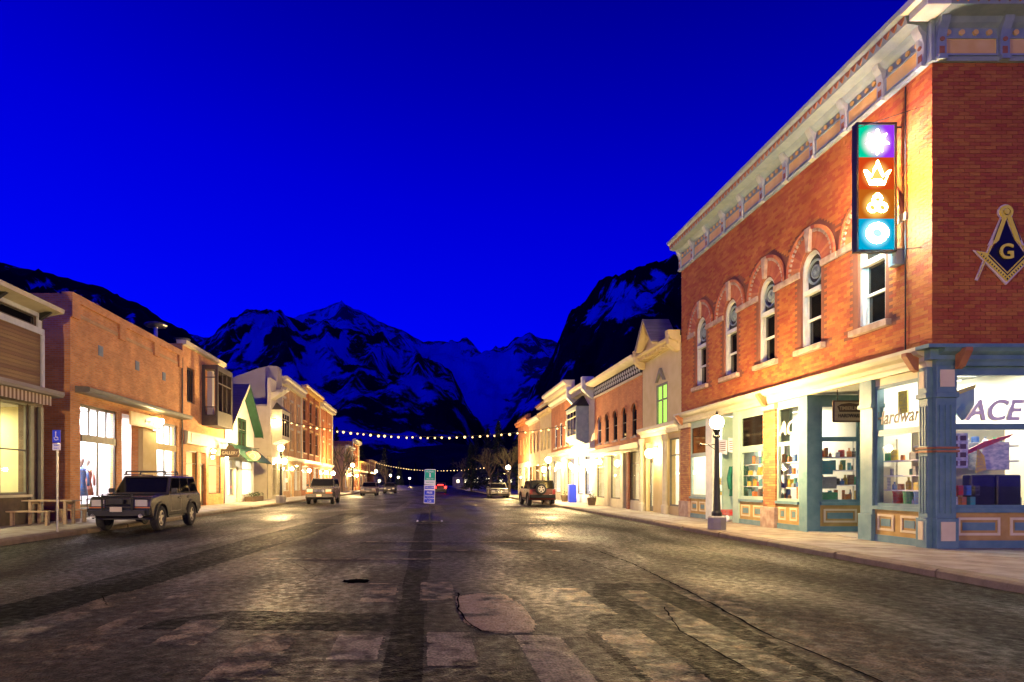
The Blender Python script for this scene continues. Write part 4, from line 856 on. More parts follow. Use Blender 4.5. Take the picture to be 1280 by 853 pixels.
store(B, TR, 62.45, 70, [(63, 65.2, 'w'), (65.8, 66.8, 'd'), (67.4, 69.4, 'w')], z1=3.6, head=3.1, pier='cream_stucco', power=90)
# ---------------------------------------------------------------- west side (photo left)
# 1: brown clapboard shop at the near end
B = thing('clapboard_shop', 'brown clapboard shop with white trim, striped awning fringe and bright yellow window', 'building', (-12.9, 13.0, .15))
u0, u1 = 13.0, 20.9
shell(B, TL, u0, u1, 7.1, 12, 'brown_siding')
wall('front_wall', 'dark_wood', B, TL, u0, u1, 4.0, 7.1, [(u0 + .3, 20.5, 6.62, 6.92)])
z = 4.62; fb = None
while z < 6.35:
    if fb is None: fb = MB(TL).run([(.0, 0), (.03, 0), (.012, .13), (0, .13)], u0, 20.72); fb = fb.build('clapboard', 'brown_siding', None); o = fb; fb.location = (0, 0, 0); fb.parent = B; fb.location = (0, 0, z) ; 
    else: o = fb.copy(); COL.objects.link(o)
    o.location = Vector((-12.9, 0, z)) + Vector((0.015, (u0 + 20.72) / 2, 0)) - ORG[B.name]; z += .115
bx('trim_board', 'white_trim', B, TL, u0, 20.9, 0, .06, 6.38, 6.58); bx('trim_board', 'white_trim', B, TL, u0, 20.9, 0, .06, 6.93, 7.1); bx('corner_board', 'white_trim', B, TL, 20.76, 20.9, 0, .07, 4.6, 6.38)
MB(TL).box(20.55, 20.75, .0, .055, 6.58, 6.93).build('trim_board', 'white_trim', B)
window(B, TL, u0 + .3, 20.5, 6.62, 6.92, 'dark_frame', 'dark_glass', nu=4, fw=.03, d=-.03)
MB(TL).run([(0, 7.05), (.35, 7.12), (.6, 7.16), (.62, 7.3), (0, 7.34)], u0, 21.1).build('cornice', 'cream_trim', B)
for u in (16, 18.4, 20.6): MB(TL).run([(0, 6.8), (.3, 7.0), (.45, 7.1), (0, 7.1)], u, u + .14).build('bracket', 'iron', B)
MB(TL).run([(0, 4.3), (.6, 4.32), (.65, 4.4), (.65, 4.5), (0, 4.62)], u0, 21.05).build('lower_cornice', 'grey_stucco', B)
mat('awning_light', (.62, .52, .38), rough=.8); mat('awning_dark', (.20, .12, .07), rough=.8)
for nm in (0, 1):
    b = MB(TL); u = u0 + nm * .09; 
    while u < 20.6: b.box(u, u + .088, .42, .44, 3.98 + random.uniform(0, .03), 4.31); u += .18
    b.build('awning_fringe', ('awning_light', 'awning_dark')[nm], B, kind='stuff')
MB(TL).box(u0, u0 + .4, -.3, 0, .12, 4.0).box(20.1, 20.9, -.3, 0, .12, 3.999).box(u0 + .4, 20.1, -.3, 0, .12, 1.1).build('shop_front', 'dark_wood', B)
for k in range(3): window(B, TL, u0 + .4 + k * 2.1, u0 + .4 + (k + 1) * 2.1 if k < 2 else 20.1, 1.1, 4.0, 'olive_frame', 'clear_glass', nu=2, zs=(2.5,), fw=.06, d=-.02)
MB(TL).box(20.15, 20.3, .001, .08, .15, 3.95).box(20.6, 20.75, .001, .12, .15, 3.95).build('door_post', 'olive_frame', B); bx('window_sill', 'cream_trim', B, TL, u0, 20.2, 0, .1, 1.0, 1.08)
room(B, TL, u0 + .3, 20.6, 3.2, wallm='room_yellow', power=420, col=(1, .88, .5), n=3, z1=3.95)
# 2: long plain brick building
B = thing('plain_brick_building', 'long low orange brick building with three small vents and a recessed shop entry', 'building', (-12.9, 22.5, .15))
u0, u1 = 22.5, 32.75
wall('front_wall', 'orange_brick', B, TL, u0, u1, 4.75, 8.3, [])
shell(B, TL, u0, u1, 8.3, 14, 'orange_brick', fl=4.68)
bx('parapet_band', 'orange_brick', B, TL, u0 - .02, u1, -.3, .1, 8.05, 8.35)
for u in (22.5, 26.0, 29.3, 32.2): bx('corbel', 'orange_brick', B, TL, u - .02, u + .5, 0, .09, 7.45, 8.05)
for a, b in ((23.1, 25.9), (26.6, 29.2), (29.9, 32.1)): bx('brick_string', 'tan_brick', B, TL, a, b, 0, .03, 7.55, 7.68)
for u in (24.4, 27.5, 30.3):
    v = MB(TL).box(u, u + .35, 0, .02, 6.45, 6.85); o = v.build('wall_vent', 'grey_trim', B)
    l_ = MB(TL)
    for k in range(5): l_.box(u + .03, u + .32, .02, .035, 6.48 + k * .075, 6.52 + k * .075)
    l_.build('louvre', 'grey_trim', o)
MB(TL).run([(0, 4.76), (.5, 4.78), (.55, 4.82), (.55, 4.94), (.5, 4.97), (0, 5.0)], u0 + .3, u1).build('canopy', 'olive_frame', B)
wall('pier_front', 'orange_brick', B, TL, u0, u1, .12, 4.749, [(23.15, 25.9, .55, 4.4), (26.3, 27.75, .14, 4.45), (29.3, 32.1, .55, 4.4)], th=.3)
window(B, TL, 23.15, 25.9, .55, 4.4, 'dark_frame', 'clear_glass', zs=(3.15,), nus=(2, 4), fw=.1, d=-.06, bw=.1); bx('stall_riser', 'grey_trim', B, TL, 23.15, 25.9, -.02, .02, .14, .54)
window(B, TL, 29.3, 32.1, .55, 4.4, 'dark_frame', 'clear_glass', zs=(3.2,), nus=(2, 4), fw=.1, d=-.06, bw=.1)
bx('transom_beam', 'olive_frame', B, TL, 23.25, 25.8, -.06, .0, 3.0, 3.28); bx('transom_beam', 'yellow_stucco', B, TL, 29.4, 32.0, -.06, .0, 3.05, 3.35)
MB(TL).box(27.76, 29.2, .001, .22, .14, 3.9).build('stone_pier', 'yellow_stucco', B, bevel=.02)
SB = MB(TL).box(26.4, 29.25, .25, .33, 3.92, 4.5).build('sign_board', 'gold_panel', B)
text('24 · 19 · 17', .22, (-12.55, 28.2, 4.2), 'sign_brown', SB, RL, .005)
bx('recess_wall', 'room_white', B, TL, 26.31, 27.74, -1.1, -1.02, 2.9, 4.6); dd = MB(TL).box(26.31, 26.4, -1.1, -1.02, .16, 2.9).box(27.6, 27.74, -1.1, -1.02, .16, 2.9).box(26.4, 27.6, -1.1, -1.02, 2.6, 2.7).build('door', 'white_trim', B); bx('pane', 'clear_glass', dd, TL, 26.4, 27.6, -1.07, -1.06, .16, 2.6)
room(B, TL, u0 + .3, 26.2, 2.2, z1=4.55, wallm='room_white', power=900, col=(.95, .90, 1), n=2); room(B, TL, 29.0, u1 - .3, 2.2, z1=4.55, wallm='room_white', power=700, col=(1, .92, .85), n=2)
room(B, TL, 26.3, 28.9, 3.0, z1=4.6, wallm='room_white', power=300, col=(1, .85, .8))
sconce(TL, 28.9, 4.3, 'floodlamp under the canopy beside the recessed entry', r=.13, d=.55)
# 3: taller brick building with box bay
B = thing('box_bay_building', 'orange brick building with dark boxed bay window and hanging shop sign', 'building', (-12.9, 32.8, .15))
u0, u1 = 32.8, 39.4
wall('front_wall', 'orange_brick', B, TL, u0, u1, 4.2, 8.8, [(33.4, 34.5, 5.8, 7.7)]); shell(B, TL, u0, u1, 8.8, 14, 'orange_brick')
window(B, TL, 33.4, 34.5, 5.8, 7.7, 'dark_frame', 'smoky_glass', nu=2, fw=.1)
MB(TL).run([(0, 8.72), (.18, 8.76), (.2, 8.98), (-.32, 9.0), (-.32, 8.8), (0, 8.8)], u0, u1).build('coping', 'cream_trim', B)
BB = MB(TL).box(35.6, 38.3, 0, .9, 4.75, 5.0).box(35.6, 38.3, 0, .9, 8.0, 8.2).box(35.6, 35.7, .001, .9, 5, 5.3).box(35.6, 35.7, .001, .12, 5.3, 8).box(35.6, 35.7, .8, .9, 5.3, 8).box(38.2, 38.3, .001, .9, 5, 8).box(35.7, 38.2, .82, .9, 5.0, 5.5).build('bay_window', 'dark_frame', B)
TBS = TS(35.62); window(B, TBS, -12.79, -12.1, 5.3, 8.0, 'dark_frame', 'clear_glass', zs=(5.8, 7.5), fw=.06, d=-.01); window(B, TL, 35.7, 38.2, 5.5, 8.0, 'dark_frame', 'clear_glass', nu=3, zs=(7.2,), fw=.1, d=.88)
emat('room_glow', (1, .78, .42), .55); bx('bay_blind', 'room_glow', B, TL, 35.72, 38.18, -.28, -.26, 5.2, 7.95); bx('bay_curtain', 'room_wall', B, TL, 35.9, 36.2, .2, .5, 5.3, 7.9)
store(B, TL, u0, u1, [(33.3, 34.9, 'w'), (35.3, 36.3, 'd'), (36.7, 38.9, 'w')], z1=4.2, head=3.2, fm='dark_wood', pier='orange_brick', power=190, sill=.8, wallm='room_yellow', depth=3, zt=2.5)
MB(TL).run([(0, 3.5), (.2, 3.55), (.22, 4.2), (0, 4.25)], 33.0, 39.3).build('fascia_board', 'cream_trim', B)
bx('fascia_panel', 'green_trim', B, TL, 33.4, 34.7, .225, .24, 3.62, 4.12)
SG2 = thing('hanging_shop_sign', 'dark scalloped sign with pale lettering hanging over the left pavement', 'sign', (-12.0, 38.2, 3.0)); T2 = TS(38.2)
MB(T2).box(-12.7, -11.55, -.03, .03, 3.02, 3.55).disc(-12.1, 3.55, .25, -.029, .029, 14).build('sign_board', 'dark_wood', SG2, bevel=.02); text('GALLERY', .27, (-12.12, 38.16, 3.28), 'panel_cream', SG2, (R(90), 0, 0), .005, sx_=.9); MB(T2).tube([(-12.9, 0, 3.9), (-11.6, 0, 3.9)], .025).tube([(-12.6, 0, 3.9), (-12.6, 0, 3.5)], .01).tube([(-11.7, 0, 3.9), (-11.7, 0, 3.5)], .01).build('sign_bracket', 'iron', SG2)
sconce(TL, 36.5, 3.3, 'small lamp shining under the boxed bay window', r=.12); sconce(TL, 38.9, 3.05, 'small lamp beside the hanging dark sign', r=.12)
# 4: small white gabled shop
B = thing('white_gable_shop', 'small white gabled shop with green barge boards and green awning', 'building', (-12.9, 39.6, .15))
u0, u1 = 39.7, 46.2; uc = (u0 + u1) / 2 + .2; ez, rz_ = 5.15, 8.0
wall('front_wall', 'white_siding', B, TL, u0, u1, 3.4, ez, [(42.3, 44.2, 3.9, 5.149)])
MB(TL).poly([(u0, ez), (42.3, ez), (42.3, ez + (42.3 - u0) / (uc - u0) * (rz_ - ez))], -.3, 0).poly([(44.2, ez), (u1, ez), (44.2, ez + (u1 - 44.2) / (u1 - uc) * (rz_ - ez))], -.3, 0).poly([(42.3, 5.9), (44.2, 5.9), (44.2, ez + (u1 - 44.2) / (u1 - uc) * (rz_ - ez)), (uc, rz_), (42.3, ez + (42.3 - u0) / (uc - u0) * (rz_ - ez))], -.3, 0).build('gable', 'white_siding', B)
window(B, TL, 42.3, 44.2, 3.9, 5.9, 'green_trim', 'smoky_glass', nu=2, zs=(5.0,), fw=.12, d=.03, th=.2)
for s in (0, 1):
    a = u0 - .35 if s else u1 + .45; z_ = ez - .3
    MB(TL).poly([(a, z_), (a, z_ + .16), (uc, rz_ + .3), (uc, rz_ + .12)], -9, .55).build('roof', 'metal_roof', B); MB(TL).poly([(a, z_ - .1), (a, z_ + .18), (uc, rz_ + .34), (uc, rz_ + .04)], .551, .60).build('barge_board', 'green_trim' if not s else 'cream_trim', B); MB(TL).poly([(a + (.02 if s else -.02), z_ - .02), (a + (.02 if s else -.02), z_ - .002), (uc, rz_ + .118), (uc, rz_ + .10)], .0, .54).build('roof_soffit', 'green_trim', B)
MB(TL).box(u0, u0 + .2, -9, -.301, .1, ez).box(u1 - .2, u1, -9, -.301, .1, ez).build('side_wall', 'white_siding', B)
store(B, TL, u0, u1, [(40.2, 41.5, 'w'), (41.9, 42.9, 'd'), (43.3, 45.8, 'w')], z1=3.4, head=3.0, pier='white_siding', power=330, fm='cream_trim', wallm='room_white', sill=.6, zt=2.4, depth=3, col=(1, .93, .72))
MB(TL).run([(0, 4.0), (0, 3.95), (1.25, 2.85), (1.3, 2.9), (.02, 4.05)], 40.2, 46.3).build('awning', 'green_trim', B)
RS = thing('round_shop_sign', 'round pinkish shop sign hanging in front of green awning', 'sign', (-11.9, 42.2, 2.6)); T3 = TS(41.8)
mat('sign_pink', (.35, .10, .07), (.55, .25, .18), 9, .5)
sg = MB(T3); sg.poly([(-11.75 + .52 * cos(2 * pi * k / 20), 3.25 + .34 * sin(2 * pi * k / 20)) for k in range(20)], -.04, .04).build('sign_disc', 'sign_pink', RS); MB(T3).ring(-11.75, 3.25, .18, .21, .04, .05, n=14).build('sign_ring', 'panel_cream', RS); MB(T3).tube([(-12.9, 0, 3.75), (-11.3, 0, 3.75)], .02).tube([(-11.75, 0, 3.75), (-11.75, 0, 3.55)], .012).build('sign_bracket', 'iron', RS)
# 5: tall cream building with curved parapet side wall
B = thing('tall_cream_building', 'tall cream building with blank side wall rising to a slanted grey parapet', 'building', (-12.9, 49.9, .15))
u0, u1 = 50.0, 54.3
MB().box(-22, -12.9, 50, 50.3, .1, 7.6).build('side_wall', 'cream_stucco', B); bx('wall_coping', 'grey_stucco', B, TW, -22, -12.87, 49.95, 50.35, 7.6, 7.75)
MB(TS(51.8)).poly([(-19, 7.4), (-12.5, 7.4), (-12.5, 11.15), (-13.1, 11.2), (-14.2, 10.95), (-17.6, 9.7), (-19, 9.2)], -1.6, 0).build('upper_block', 'grey_stucco', B)
MB().box(-22, -12.9, 51.8, 54.3, .1, 7.4).build('core_wall', 'cream_stucco', B)
bx('roof', 'roofing', B, TW, -22, -13.2, 50.3, 51.8, 7.2, 7.4)
wall('front_wall', 'cream_stucco', B, TL, u0 + .001, u1, 3.6, 9.9, [], th=.29, d1=.3); 
oriel(B, lambda u, d, z: TL(u, d + .3, z), 50.5, 53.4, .8, 5.0, 7.4, 'cream_trim', 'cream_trim', 'dark_frame', gm='smoky_glass', rh=.8)
for k, u in enumerate((50.2, 51.6, 53.0)): MB(TL).run([(.3, 8.2 + .4 * k), (.9, 8.6 + .4 * k), (.95, 8.8 + .4 * k), (.3, 8.8 + .4 * k)], u, u + 1.1).build('stepped_cornice', 'cream_trim', B)
TL3 = lambda u, d, z: TL(u, d + .3, z)
store(B, TL3, u0 + .35, u1, [(50.6, 52.0, 'w'), (52.3, 53.9, 'w')], z1=3.6, head=3.2, pier='cream_trim', power=220, fm='cream_trim', sill=.4, depth=2)
sconce(TL3, 50.25, 6.35, 'bright lamp high on the corner of the tall cream building', r=.13); sconce(TL3, 53.2, 3.3, 'bright lamp under the oriel of the tall cream building', r=.24)
# 6-8: ornate brick row
def rowhouse(name, label, u0, u1, h, m, floors, trim, shop, power=130, n=3, gm='smoky_glass', T=TL, fm='cream_trim', corn=.7, dent=.5, wallm='room_wall', ww=.42, col=(1, .88, .62)):
    B = thing(name, label, 'building', tuple(T(u0, 0, .15))); s = (u1 - u0) / n; ops = []
    for z0, z1 in floors: ops += [(u0 + (i + .5) * s - ww, u0 + (i + .5) * s + ww, z0, z1) for i in range(n)]
    front(B, T, u0, u1, h, m, ops, z0=3.6)
    for a, b, z0, z1 in ops: window(B, T, a, b, z0, z1, fm, gm, zs=((z0 + z1) / 2,), fw=.08); bx('window_head', trim, B, T, a - .1, b + .1, 0, .09, z1 + .02, z1 + .22); bx('window_sill', trim, B, T, a - .08, b + .08, 0, .1, z0 - .12, z0 - .01)
    for i in range(n + 1): u = min(max(u0 + i * s, u0 + .15), u1 - .15); bx('pilaster', trim if i in (0, n) else m, B, T, u - .14, u + .14, 0, .12, 3.95, h - .3)
    cornice(B, T, u0, u1, h - .3, corn, .65, trim, dent); MB(T).run([(0, 3.5), (.25, 3.55), (.3, 3.85), (0, 3.93)], u0, u1).build('shop_cornice', trim, B)
    if shop: store(B, T, u0, u1, [(u0 + .5, u0 + (u1 - u0) * .4, 'w'), (u0 + (u1 - u0) * .45, u0 + (u1 - u0) * .6, 'd'), (u0 + (u1 - u0) * .65, u1 - .5, 'w')], z1=3.6, head=3.2, pier=m, power=power, fm=fm, col=col, wallm=wallm, depth=3)
    return B
rowhouse('ornate_brick_building', 'ornate brick building with pale bracketed cornice, beside tall cream building', 54.4, 63.5, 10.4, 'tan_brick', [(4.6, 6.4), (7.2, 9.0)], 'cream_trim', True, 220, 3)
rowhouse('tall_brick_building', 'tallest ornate brick building of the left row, with square parapet', 63.55, 74.0, 11.3, 'rust_brick', [(4.6, 7.0), (8.0, 10.2)], 'gold_panel', True, 200, 3, gm='dark_glass', ww=.8, fm='olive_frame', corn=.5)
rowhouse('corner_brick_building', 'plain orange brick building ending the near left block', 74.05, 84.0, 10.8, 'rust_brick', [(4.6, 6.4), (7.2, 9.0)], 'cream_trim', True, 220, 2, ww=.3, wallm='room_white')
rowhouse('small_gallery_building', 'small low brick building across the far side street on the left', 97, 106, 7.2, 'tan_brick', [(4.4, 5.8)], 'cream_trim', True, 160, 3, wallm='room_white', corn=.5)
rowhouse('far_brick_building', 'slim orange brick building just beyond the low one on the left', 106.1, 116, 8.6, 'rust_brick', [(4.4, 6.2)], 'cream_trim', True, 90, 3)
rowhouse('far_shed_building', 'low brown building near the far lamps on the left', 118, 132, 5.6, 'dark_brick', [(4.2, 5.0)], 'gold_panel', True, 90, 4, corn=.3)
rowhouse('farthest_building', 'dim two storey building farthest down the left side', 136, 152, 6.6, 'dark_brick', [(4.2, 5.4)], 'gold_panel', False, 0, 4, corn=.3)
for u_, r_ in ((57.5, .16), (66, .18), (77, .22), (82.5, .24), (100, .2), (110, .2)): sconce(TL, u_, 2.75, {57.5: 'lamp on the ornate brick building beside its door', 66: 'lamp on the tallest brick building of the left row', 77: 'bright lamp on the plain orange building, nearer of its pair', 82.5: 'bright lamp on the plain orange building, farther of its pair', 100: 'lamp on the small low brick building far left', 110: 'lamp on the slim brick building far left'}[u_], r=r_)
# rooftop fittings
rv = MB().lathe(-13.7, 31.4, [(.1, 8.0), (.1, 9.25), (.12, 9.3)], 8).lathe(-13.7, 31.4, [(.5, 9.32), (.56, 9.38), (.5, 9.46), (.15, 9.55)], 14).build('roof_vent', 'steel', None); tag(rv, 'mushroom shaped metal vent standing on the plain brick roof', 'roof vent')
rv = MB().lathe(-13.6, 34.5, [(.1, 8.4), (.1, 9.3)], 8).lathe(-13.6, 34.5, [(.4, 9.32), (.46, 9.4), (.1, 9.46)], 12).build('roof_vent', 'steel', None); tag(rv, 'flat capped metal vent on the roof above boxed bay', 'roof vent')
# ---------------------------------------------------------------- street lamps
def street_lamp(x, y, h, label, arm=-1, ped=.45, gm='lamp_globe'):
    L = thing('street_lamp', label, 'street lamp', (x, y, .15), 0, 'street lamps along the kerbs')
    MB().lathe(x, y, [(ped * .56, .15), (ped * .56, .15 + ped * .75), (ped * .5, .15 + ped * .84)], 8).build('pedestal', 'concrete', L, bevel=.01)
    MB().lathe(x, y, [(.14, .53), (.14, .62), (.10, .68), (.085, 1.1), (.065, 2.3), (.055, h - .45), (.1, h - .42), (.1, h - .38), (.06, h - .34), (.09, h - .24), (.12, h - .2)], 12).build('post', 'iron', L, smooth=False)
    MB().tube([(x, y, h - .62), (x + arm * .42, y, h - .62)], .015).cap((x + arm * .44, y, h - .62), .04, 5, 8).tube([(x, y, h - .8), (x + arm * .25, y, h - .62)], .01).build('banner_arm', 'iron', L)
    MB().cap((x, y, h), .18, 8, 12).build('lamp_globe', gm, L, smooth=True); MB().lathe(x, y, [(.08, h + .19), (.03, h + .26), (.008, h + .33)], 8).build('lamp_finial', 'iron', L)
street_lamp(8.1, 17.5, 3.15, 'nearest street lamp, glowing in front of the blue and cream hardware shop windows', -1, gm='near_lamp_globe')
street_lamp(8.1, 42, 3.0, 'second street lamp on the right, near the parked dark red off-roader')
street_lamp(8.1, 63, 3.0, 'street lamp at the far end of the right row beside dark trees')
street_lamp(-9.5, 40.3, 3.7, 'tall glowing street lamp in front of the tall cream building', 1, .6)
street_lamp(-9.5, 78.5, 3.7, 'street lamp on the left kerb beyond the silver truck', 1)
street_lamp(-9.5, 114, 3.6, 'street lamp far down the left kerb, behind the second parked car', 1)
street_lamp(-9.5, 158, 3.4, 'distant street lamp on the left kerb near the road end', 1)
street_lamp(-9.5, 200, 3.3, 'farthest street lamp on the left, tiny beside the green sign', 1)
street_lamp(-7.2, 245, 3.3, 'very distant street lamp above the snow bank', 1)
street_lamp(-9.5, 2.5, 3.7, 'street lamp on the left kerb level with the photographer', 1); street_lamp(8.1, -.8, 3.3, 'street lamp on the right kerb behind the photographer', gm='near_lamp_globe')
# ---------------------------------------------------------------- strings of bulbs over the street
def string(a, b, sag, n, r, label, par=2.1):
    S_ = thing('string_lights', label, 'string lights', a, 0, 'strings of bulbs across the street'); A, B_ = Vector(a), Vector(b)
    P = [A.lerp(B_, t / 60) - Vector((0, 0, sag * 4 * (t / 60) * (1 - t / 60))) for t in range(61)]
    MB().tube([tuple(p) for p in P], .022, 4).build('wire', 'iron', S_); bulb = None
    for k in range(n):
        t = (k + .5) / n; p = A.lerp(B_, t) - Vector((0, 0, sag * 4 * t * (1 - t) + r + .03)) - ORG[S_.name]
        if bulb is None: bulb = MB().cap((0, 0, 0), r, 8, 12).build('bulb', 'string_bulb', S_, local=True, smooth=True); o = bulb
        else: o = bulb.copy(); COL.objects.link(o)
        o.location = p + Vector((random.uniform(-.06, .06), 0, random.uniform(-.03, .02))); o.scale = (random.choice([.9, 1, 1, 1.15, 1.4]),) * 3
string((-12.85, 50.3, 6.75), (10.05, 44.4, 5.55), 1.15, 42, .065, 'long string of warm bulbs sagging over the street between the ornate buildings')
string((-12.85, 150, 6.5), (10.05, 108, 4.2), 1.2, 38, .065, 'farther string of small bulbs sagging above the green and blue sign')
# ---------------------------------------------------------------- vehicles
mat('tyre', (.018, .018, .018), (.03, .028, .025), 9, .85); mat('alloy', (.50, .47, .42), rough=.35, metal=.7); mat('car_black', (.02, .02, .02), (.03, .03, .03), 6, .45); mat('chrome', (.6, .6, .58), rough=.2, metal=1)
mat('car_grey', (.055, .048, .04), (.085, .075, .06), 1.6, .2, spec=.9); mat('car_grey_dark', (.025, .03, .028), (.04, .045, .04), 2, .2); mat('car_silver', (.11, .10, .09), (.14, .13, .115), 2, .25, metal=.3); mat('car_pale', (.20, .16, .13), (.25, .21, .17), 2, .35); mat('car_red', (.13, .025, .02), (.17, .035, .025), 2, .3)
mat('headlight', (.62, .60, .52), rough=.12, spec=.9); mat('amber', (.65, .20, .03), rough=.3); mat('red_lens', (.35, .02, .02), rough=.3); emat('tail_lit', (1, .02, .015), 14); mat('plate', (.60, .52, .40), rough=.5); mat('plate_ink', (.05, .12, .08), rough=.6)
def wheel(car, y, x, s, r, wd=.23, rim='alloy', nm='wheel'):
    T = lambda u, d, z: (x + s * d, y + u, z)
    b = MB(T); N = 20; prof = [(r * .62, wd * .5), (r * .9, wd * .5), (r, wd * .32), (r, -wd * .32), (r * .9, -wd * .5), (r * .62, -wd * .5)]; vs = []; fs = []
    for q, (rr, dd) in enumerate(prof):
        for k in range(N): a = 2 * pi * k / N; vs.append((rr * cos(a), dd, r + rr * sin(a)))
    for q in range(len(prof)):
        for k in range(N): j = (q + 1) % len(prof); fs.append((q * N + k, q * N + (k + 1) % N, j * N + (k + 1) % N, j * N + k))
    w_ = b.add(vs, fs).build(nm, 'tyre', car, local=True, smooth=False)
    b = MB(T).disc(0, r, r * .62, -wd * .3, wd * .18, 18).build('brake_disc', 'car_black', w_, local=True)
    b = MB(T); b.ring(0, r, r * .54, r * .64, -wd * .2, wd * .42, n=18).disc(0, r, r * .16, wd * .1, wd * .4, 10)
    for k in range(5):
        a = 2 * pi * k / 5 + .3; c, s_ = cos(a), sin(a); w0 = r * .09
        b.poly([(r * .1 * c - w0 * s_, r + r * .1 * s_ + w0 * c), (r * .57 * c - w0 * s_, r + r * .57 * s_ + w0 * c), (r * .57 * c + w0 * s_, r + r * .57 * s_ - w0 * c), (r * .1 * c + w0 * s_, r + r * .1 * s_ - w0 * c)], wd * .18, wd * .36)
    b.build('rim', rim, w_, local=True); return w_
def car(name, label, cat, loc, rz, L, W, H, paint, lower=None, hood=.98, belt=1.05, gc=.30, r=.36, fa=.78, ra=.88, wb=1.35, wt=1.95, rt=.25, rb=.06, tuck=.16, nwin=3, group='vehicles parked along the kerbs', front='grille', jeep=False, boxy=.04, glass='dark_glass'):
    c = thing(name, label, cat, loc, rz, group); f, b_ = -L / 2, L / 2; hw = W / 2
    def arch(yc): return [(yc + (r + .07) * cos(t), max(gc, r + (r + .07) * sin(t))) for t in [pi * k / 9 for k in range(10)]]
    ya, yb = f + fa, b_ - ra
    pts = [(f + .03, gc + .12), (f, hood - .32), (f + .04, hood - .1), (f + .14, hood - .02), (f + wb, hood + .06), (f + wb + .04, belt), (b_ - rb, belt), (b_ - .01, belt - .2), (b_, gc + .12), (b_ - .1, gc)] + arch(yb) + arch(ya) + [(f + .12, gc)]
    T = lambda u, d, z: (d, u, z)
    MB(T).poly(pts, -hw, hw).build('body', paint, c, local=True, bevel=.06)
    z0, z1 = belt - .01, H; A = [(f + wb, z0), (b_ - rb - .02, z0)]; Bt = [(f + wt, z1), (b_ - rt, z1)]; w0, w1 = hw - .05, hw - tuck
    def P(y, z): t = (z - z0) / (z1 - z0); return w0 + (w1 - w0) * t
    def Y(s, t): a = A[0][0] + (Bt[0][0] - A[0][0]) * t; e = A[1][0] + (Bt[1][0] - A[1][0]) * t; return a + (e - a) * s
    vs = [(-w0, A[0][0], z0), (w0, A[0][0], z0), (w0, A[1][0], z0), (-w0, A[1][0], z0), (-w1, Bt[0][0], z1), (w1, Bt[0][0], z1), (w1, Bt[1][0], z1), (-w1, Bt[1][0], z1)]
    MB().add(vs, [(3, 2, 1, 0), (4, 5, 6, 7), (0, 1, 5, 4), (1, 2, 6, 5), (2, 3, 7, 6), (3, 0, 4, 7)]).build('cabin', lower if jeep else paint, c, local=True, bevel=.04)
    def panel(p4, nrm, nm, m):     # thin plate lying just proud of a cabin face
        o_ = [tuple(a + nrm[i] * .004 for i, a in enumerate(p)) for p in p4]; q_ = [tuple(a + nrm[i] * .016 for i, a in enumerate(p)) for p in p4]
        MB().add(o_ + q_, [(0, 1, 2, 3), (7, 6, 5, 4), (0, 4, 5, 1), (1, 5, 6, 2), (2, 6, 7, 3), (3, 7, 4, 0)]).build(nm, m, c, local=True)
    zz = lambda t: z0 + (z1 - z0) * t
    for s in (-1, 1):
        e = [0.03, .36, .68, .97] if nwin == 3 else [.03, .5, .96]
        for i in range(nwin):
            a, b2 = e[i] + .025, e[i + 1] - .025; p = lambda q, t: (s * P(0, zz(t)), Y(q, t), zz(t))
            panel([p(a, .08), p(b2, .08), p(b2, .86), p(a, .86)], (s, 0, .15), 'side_window', glass)
    fw_ = lambda x, t: (x * P(0, zz(t)), Y(0, t), zz(t)); rw_ = lambda x, t: (x * P(0, zz(t)), Y(1, t), zz(t))
    panel([fw_(-.92, .08), fw_(.92, .08), fw_(.92, .9), fw_(-.92, .9)], (0, -1, .4), 'windscreen', glass); panel([rw_(-.85, .1), rw_(.85, .1), rw_(.85, .86), rw_(-.85, .86)], (0, 1, .1), 'rear_window', glass)
    for y in (ya, yb):
        for s in (-1, 1):
            wheel(c, y, s * (hw - .1), s, r)
            MB(T).ring(y, r, r + .06, r + .13, s * hw - .01 * s, s * (hw + .035), 0, pi, 12).build('wheel_arch', lower or 'car_black', c, local=True)
    MB(T).box(f - .1, f + .04, -hw + .02, hw - .02, gc + .08, gc + .3).build('bumper', lower or 'car_black', c, local=True, bevel=.03); MB(T).box(b_ - .04, b_ + .1, -hw + .02, hw - .02, gc + .1, gc + .32).build('bumper', lower or 'car_black', c, local=True, bevel=.03)
    MB(T).box(f - .015, f + .02, -.40, .40, hood - .33, hood - .10).build('grille', 'car_black', c, local=True)
    g = MB(T)
    for k in range(8): g.box(f - .03, f - .016, -.36 + k * .095, -.33 + k * .095, hood - .31, hood - .12)
    g.build('grille_bar', 'chrome' if front != 'dark' else 'car_grey', c, local=True)
    for s in (-1, 1):
        MB(T).box(f - .025, f + .03, *sorted((s * .44, s * (hw - .1))), hood - .31, hood - .12).build('headlight', 'headlight', c, local=True, bevel=.01)
        MB(T).box(f - .02, f + .05, *sorted((s * .44, s * (hw - .03))), hood - .40, hood - .33).build('indicator', 'amber', c, local=True)
        MB(T).box(b_ - .03, b_ + .02, *sorted((s * (hw - .2), s * (hw - .02))), belt - .32, belt - .06).build('tail_light', 'red_lens', c, local=True)
        MB(T).box(f + wb + .12, f + wb + .22, *sorted((s * hw, s * (hw + .17))), belt + .02, belt + .17).build('mirror', 'car_black', c, local=True, bevel=.02)
        MB(T).box(f + wb + .1, f + wb + .112, *sorted((s * hw, s * (hw + .003))), gc + .15, belt - .03).box(f + wb + .95, f + wb + .962, *sorted((s * hw, s * (hw + .003))), gc + .15, belt - .03).box(f + wb + .1, f + wb + .95, *sorted((s * hw, s * (hw + .003))), gc + .14, gc + .15).build('door_seam', 'car_black', c, local=True)
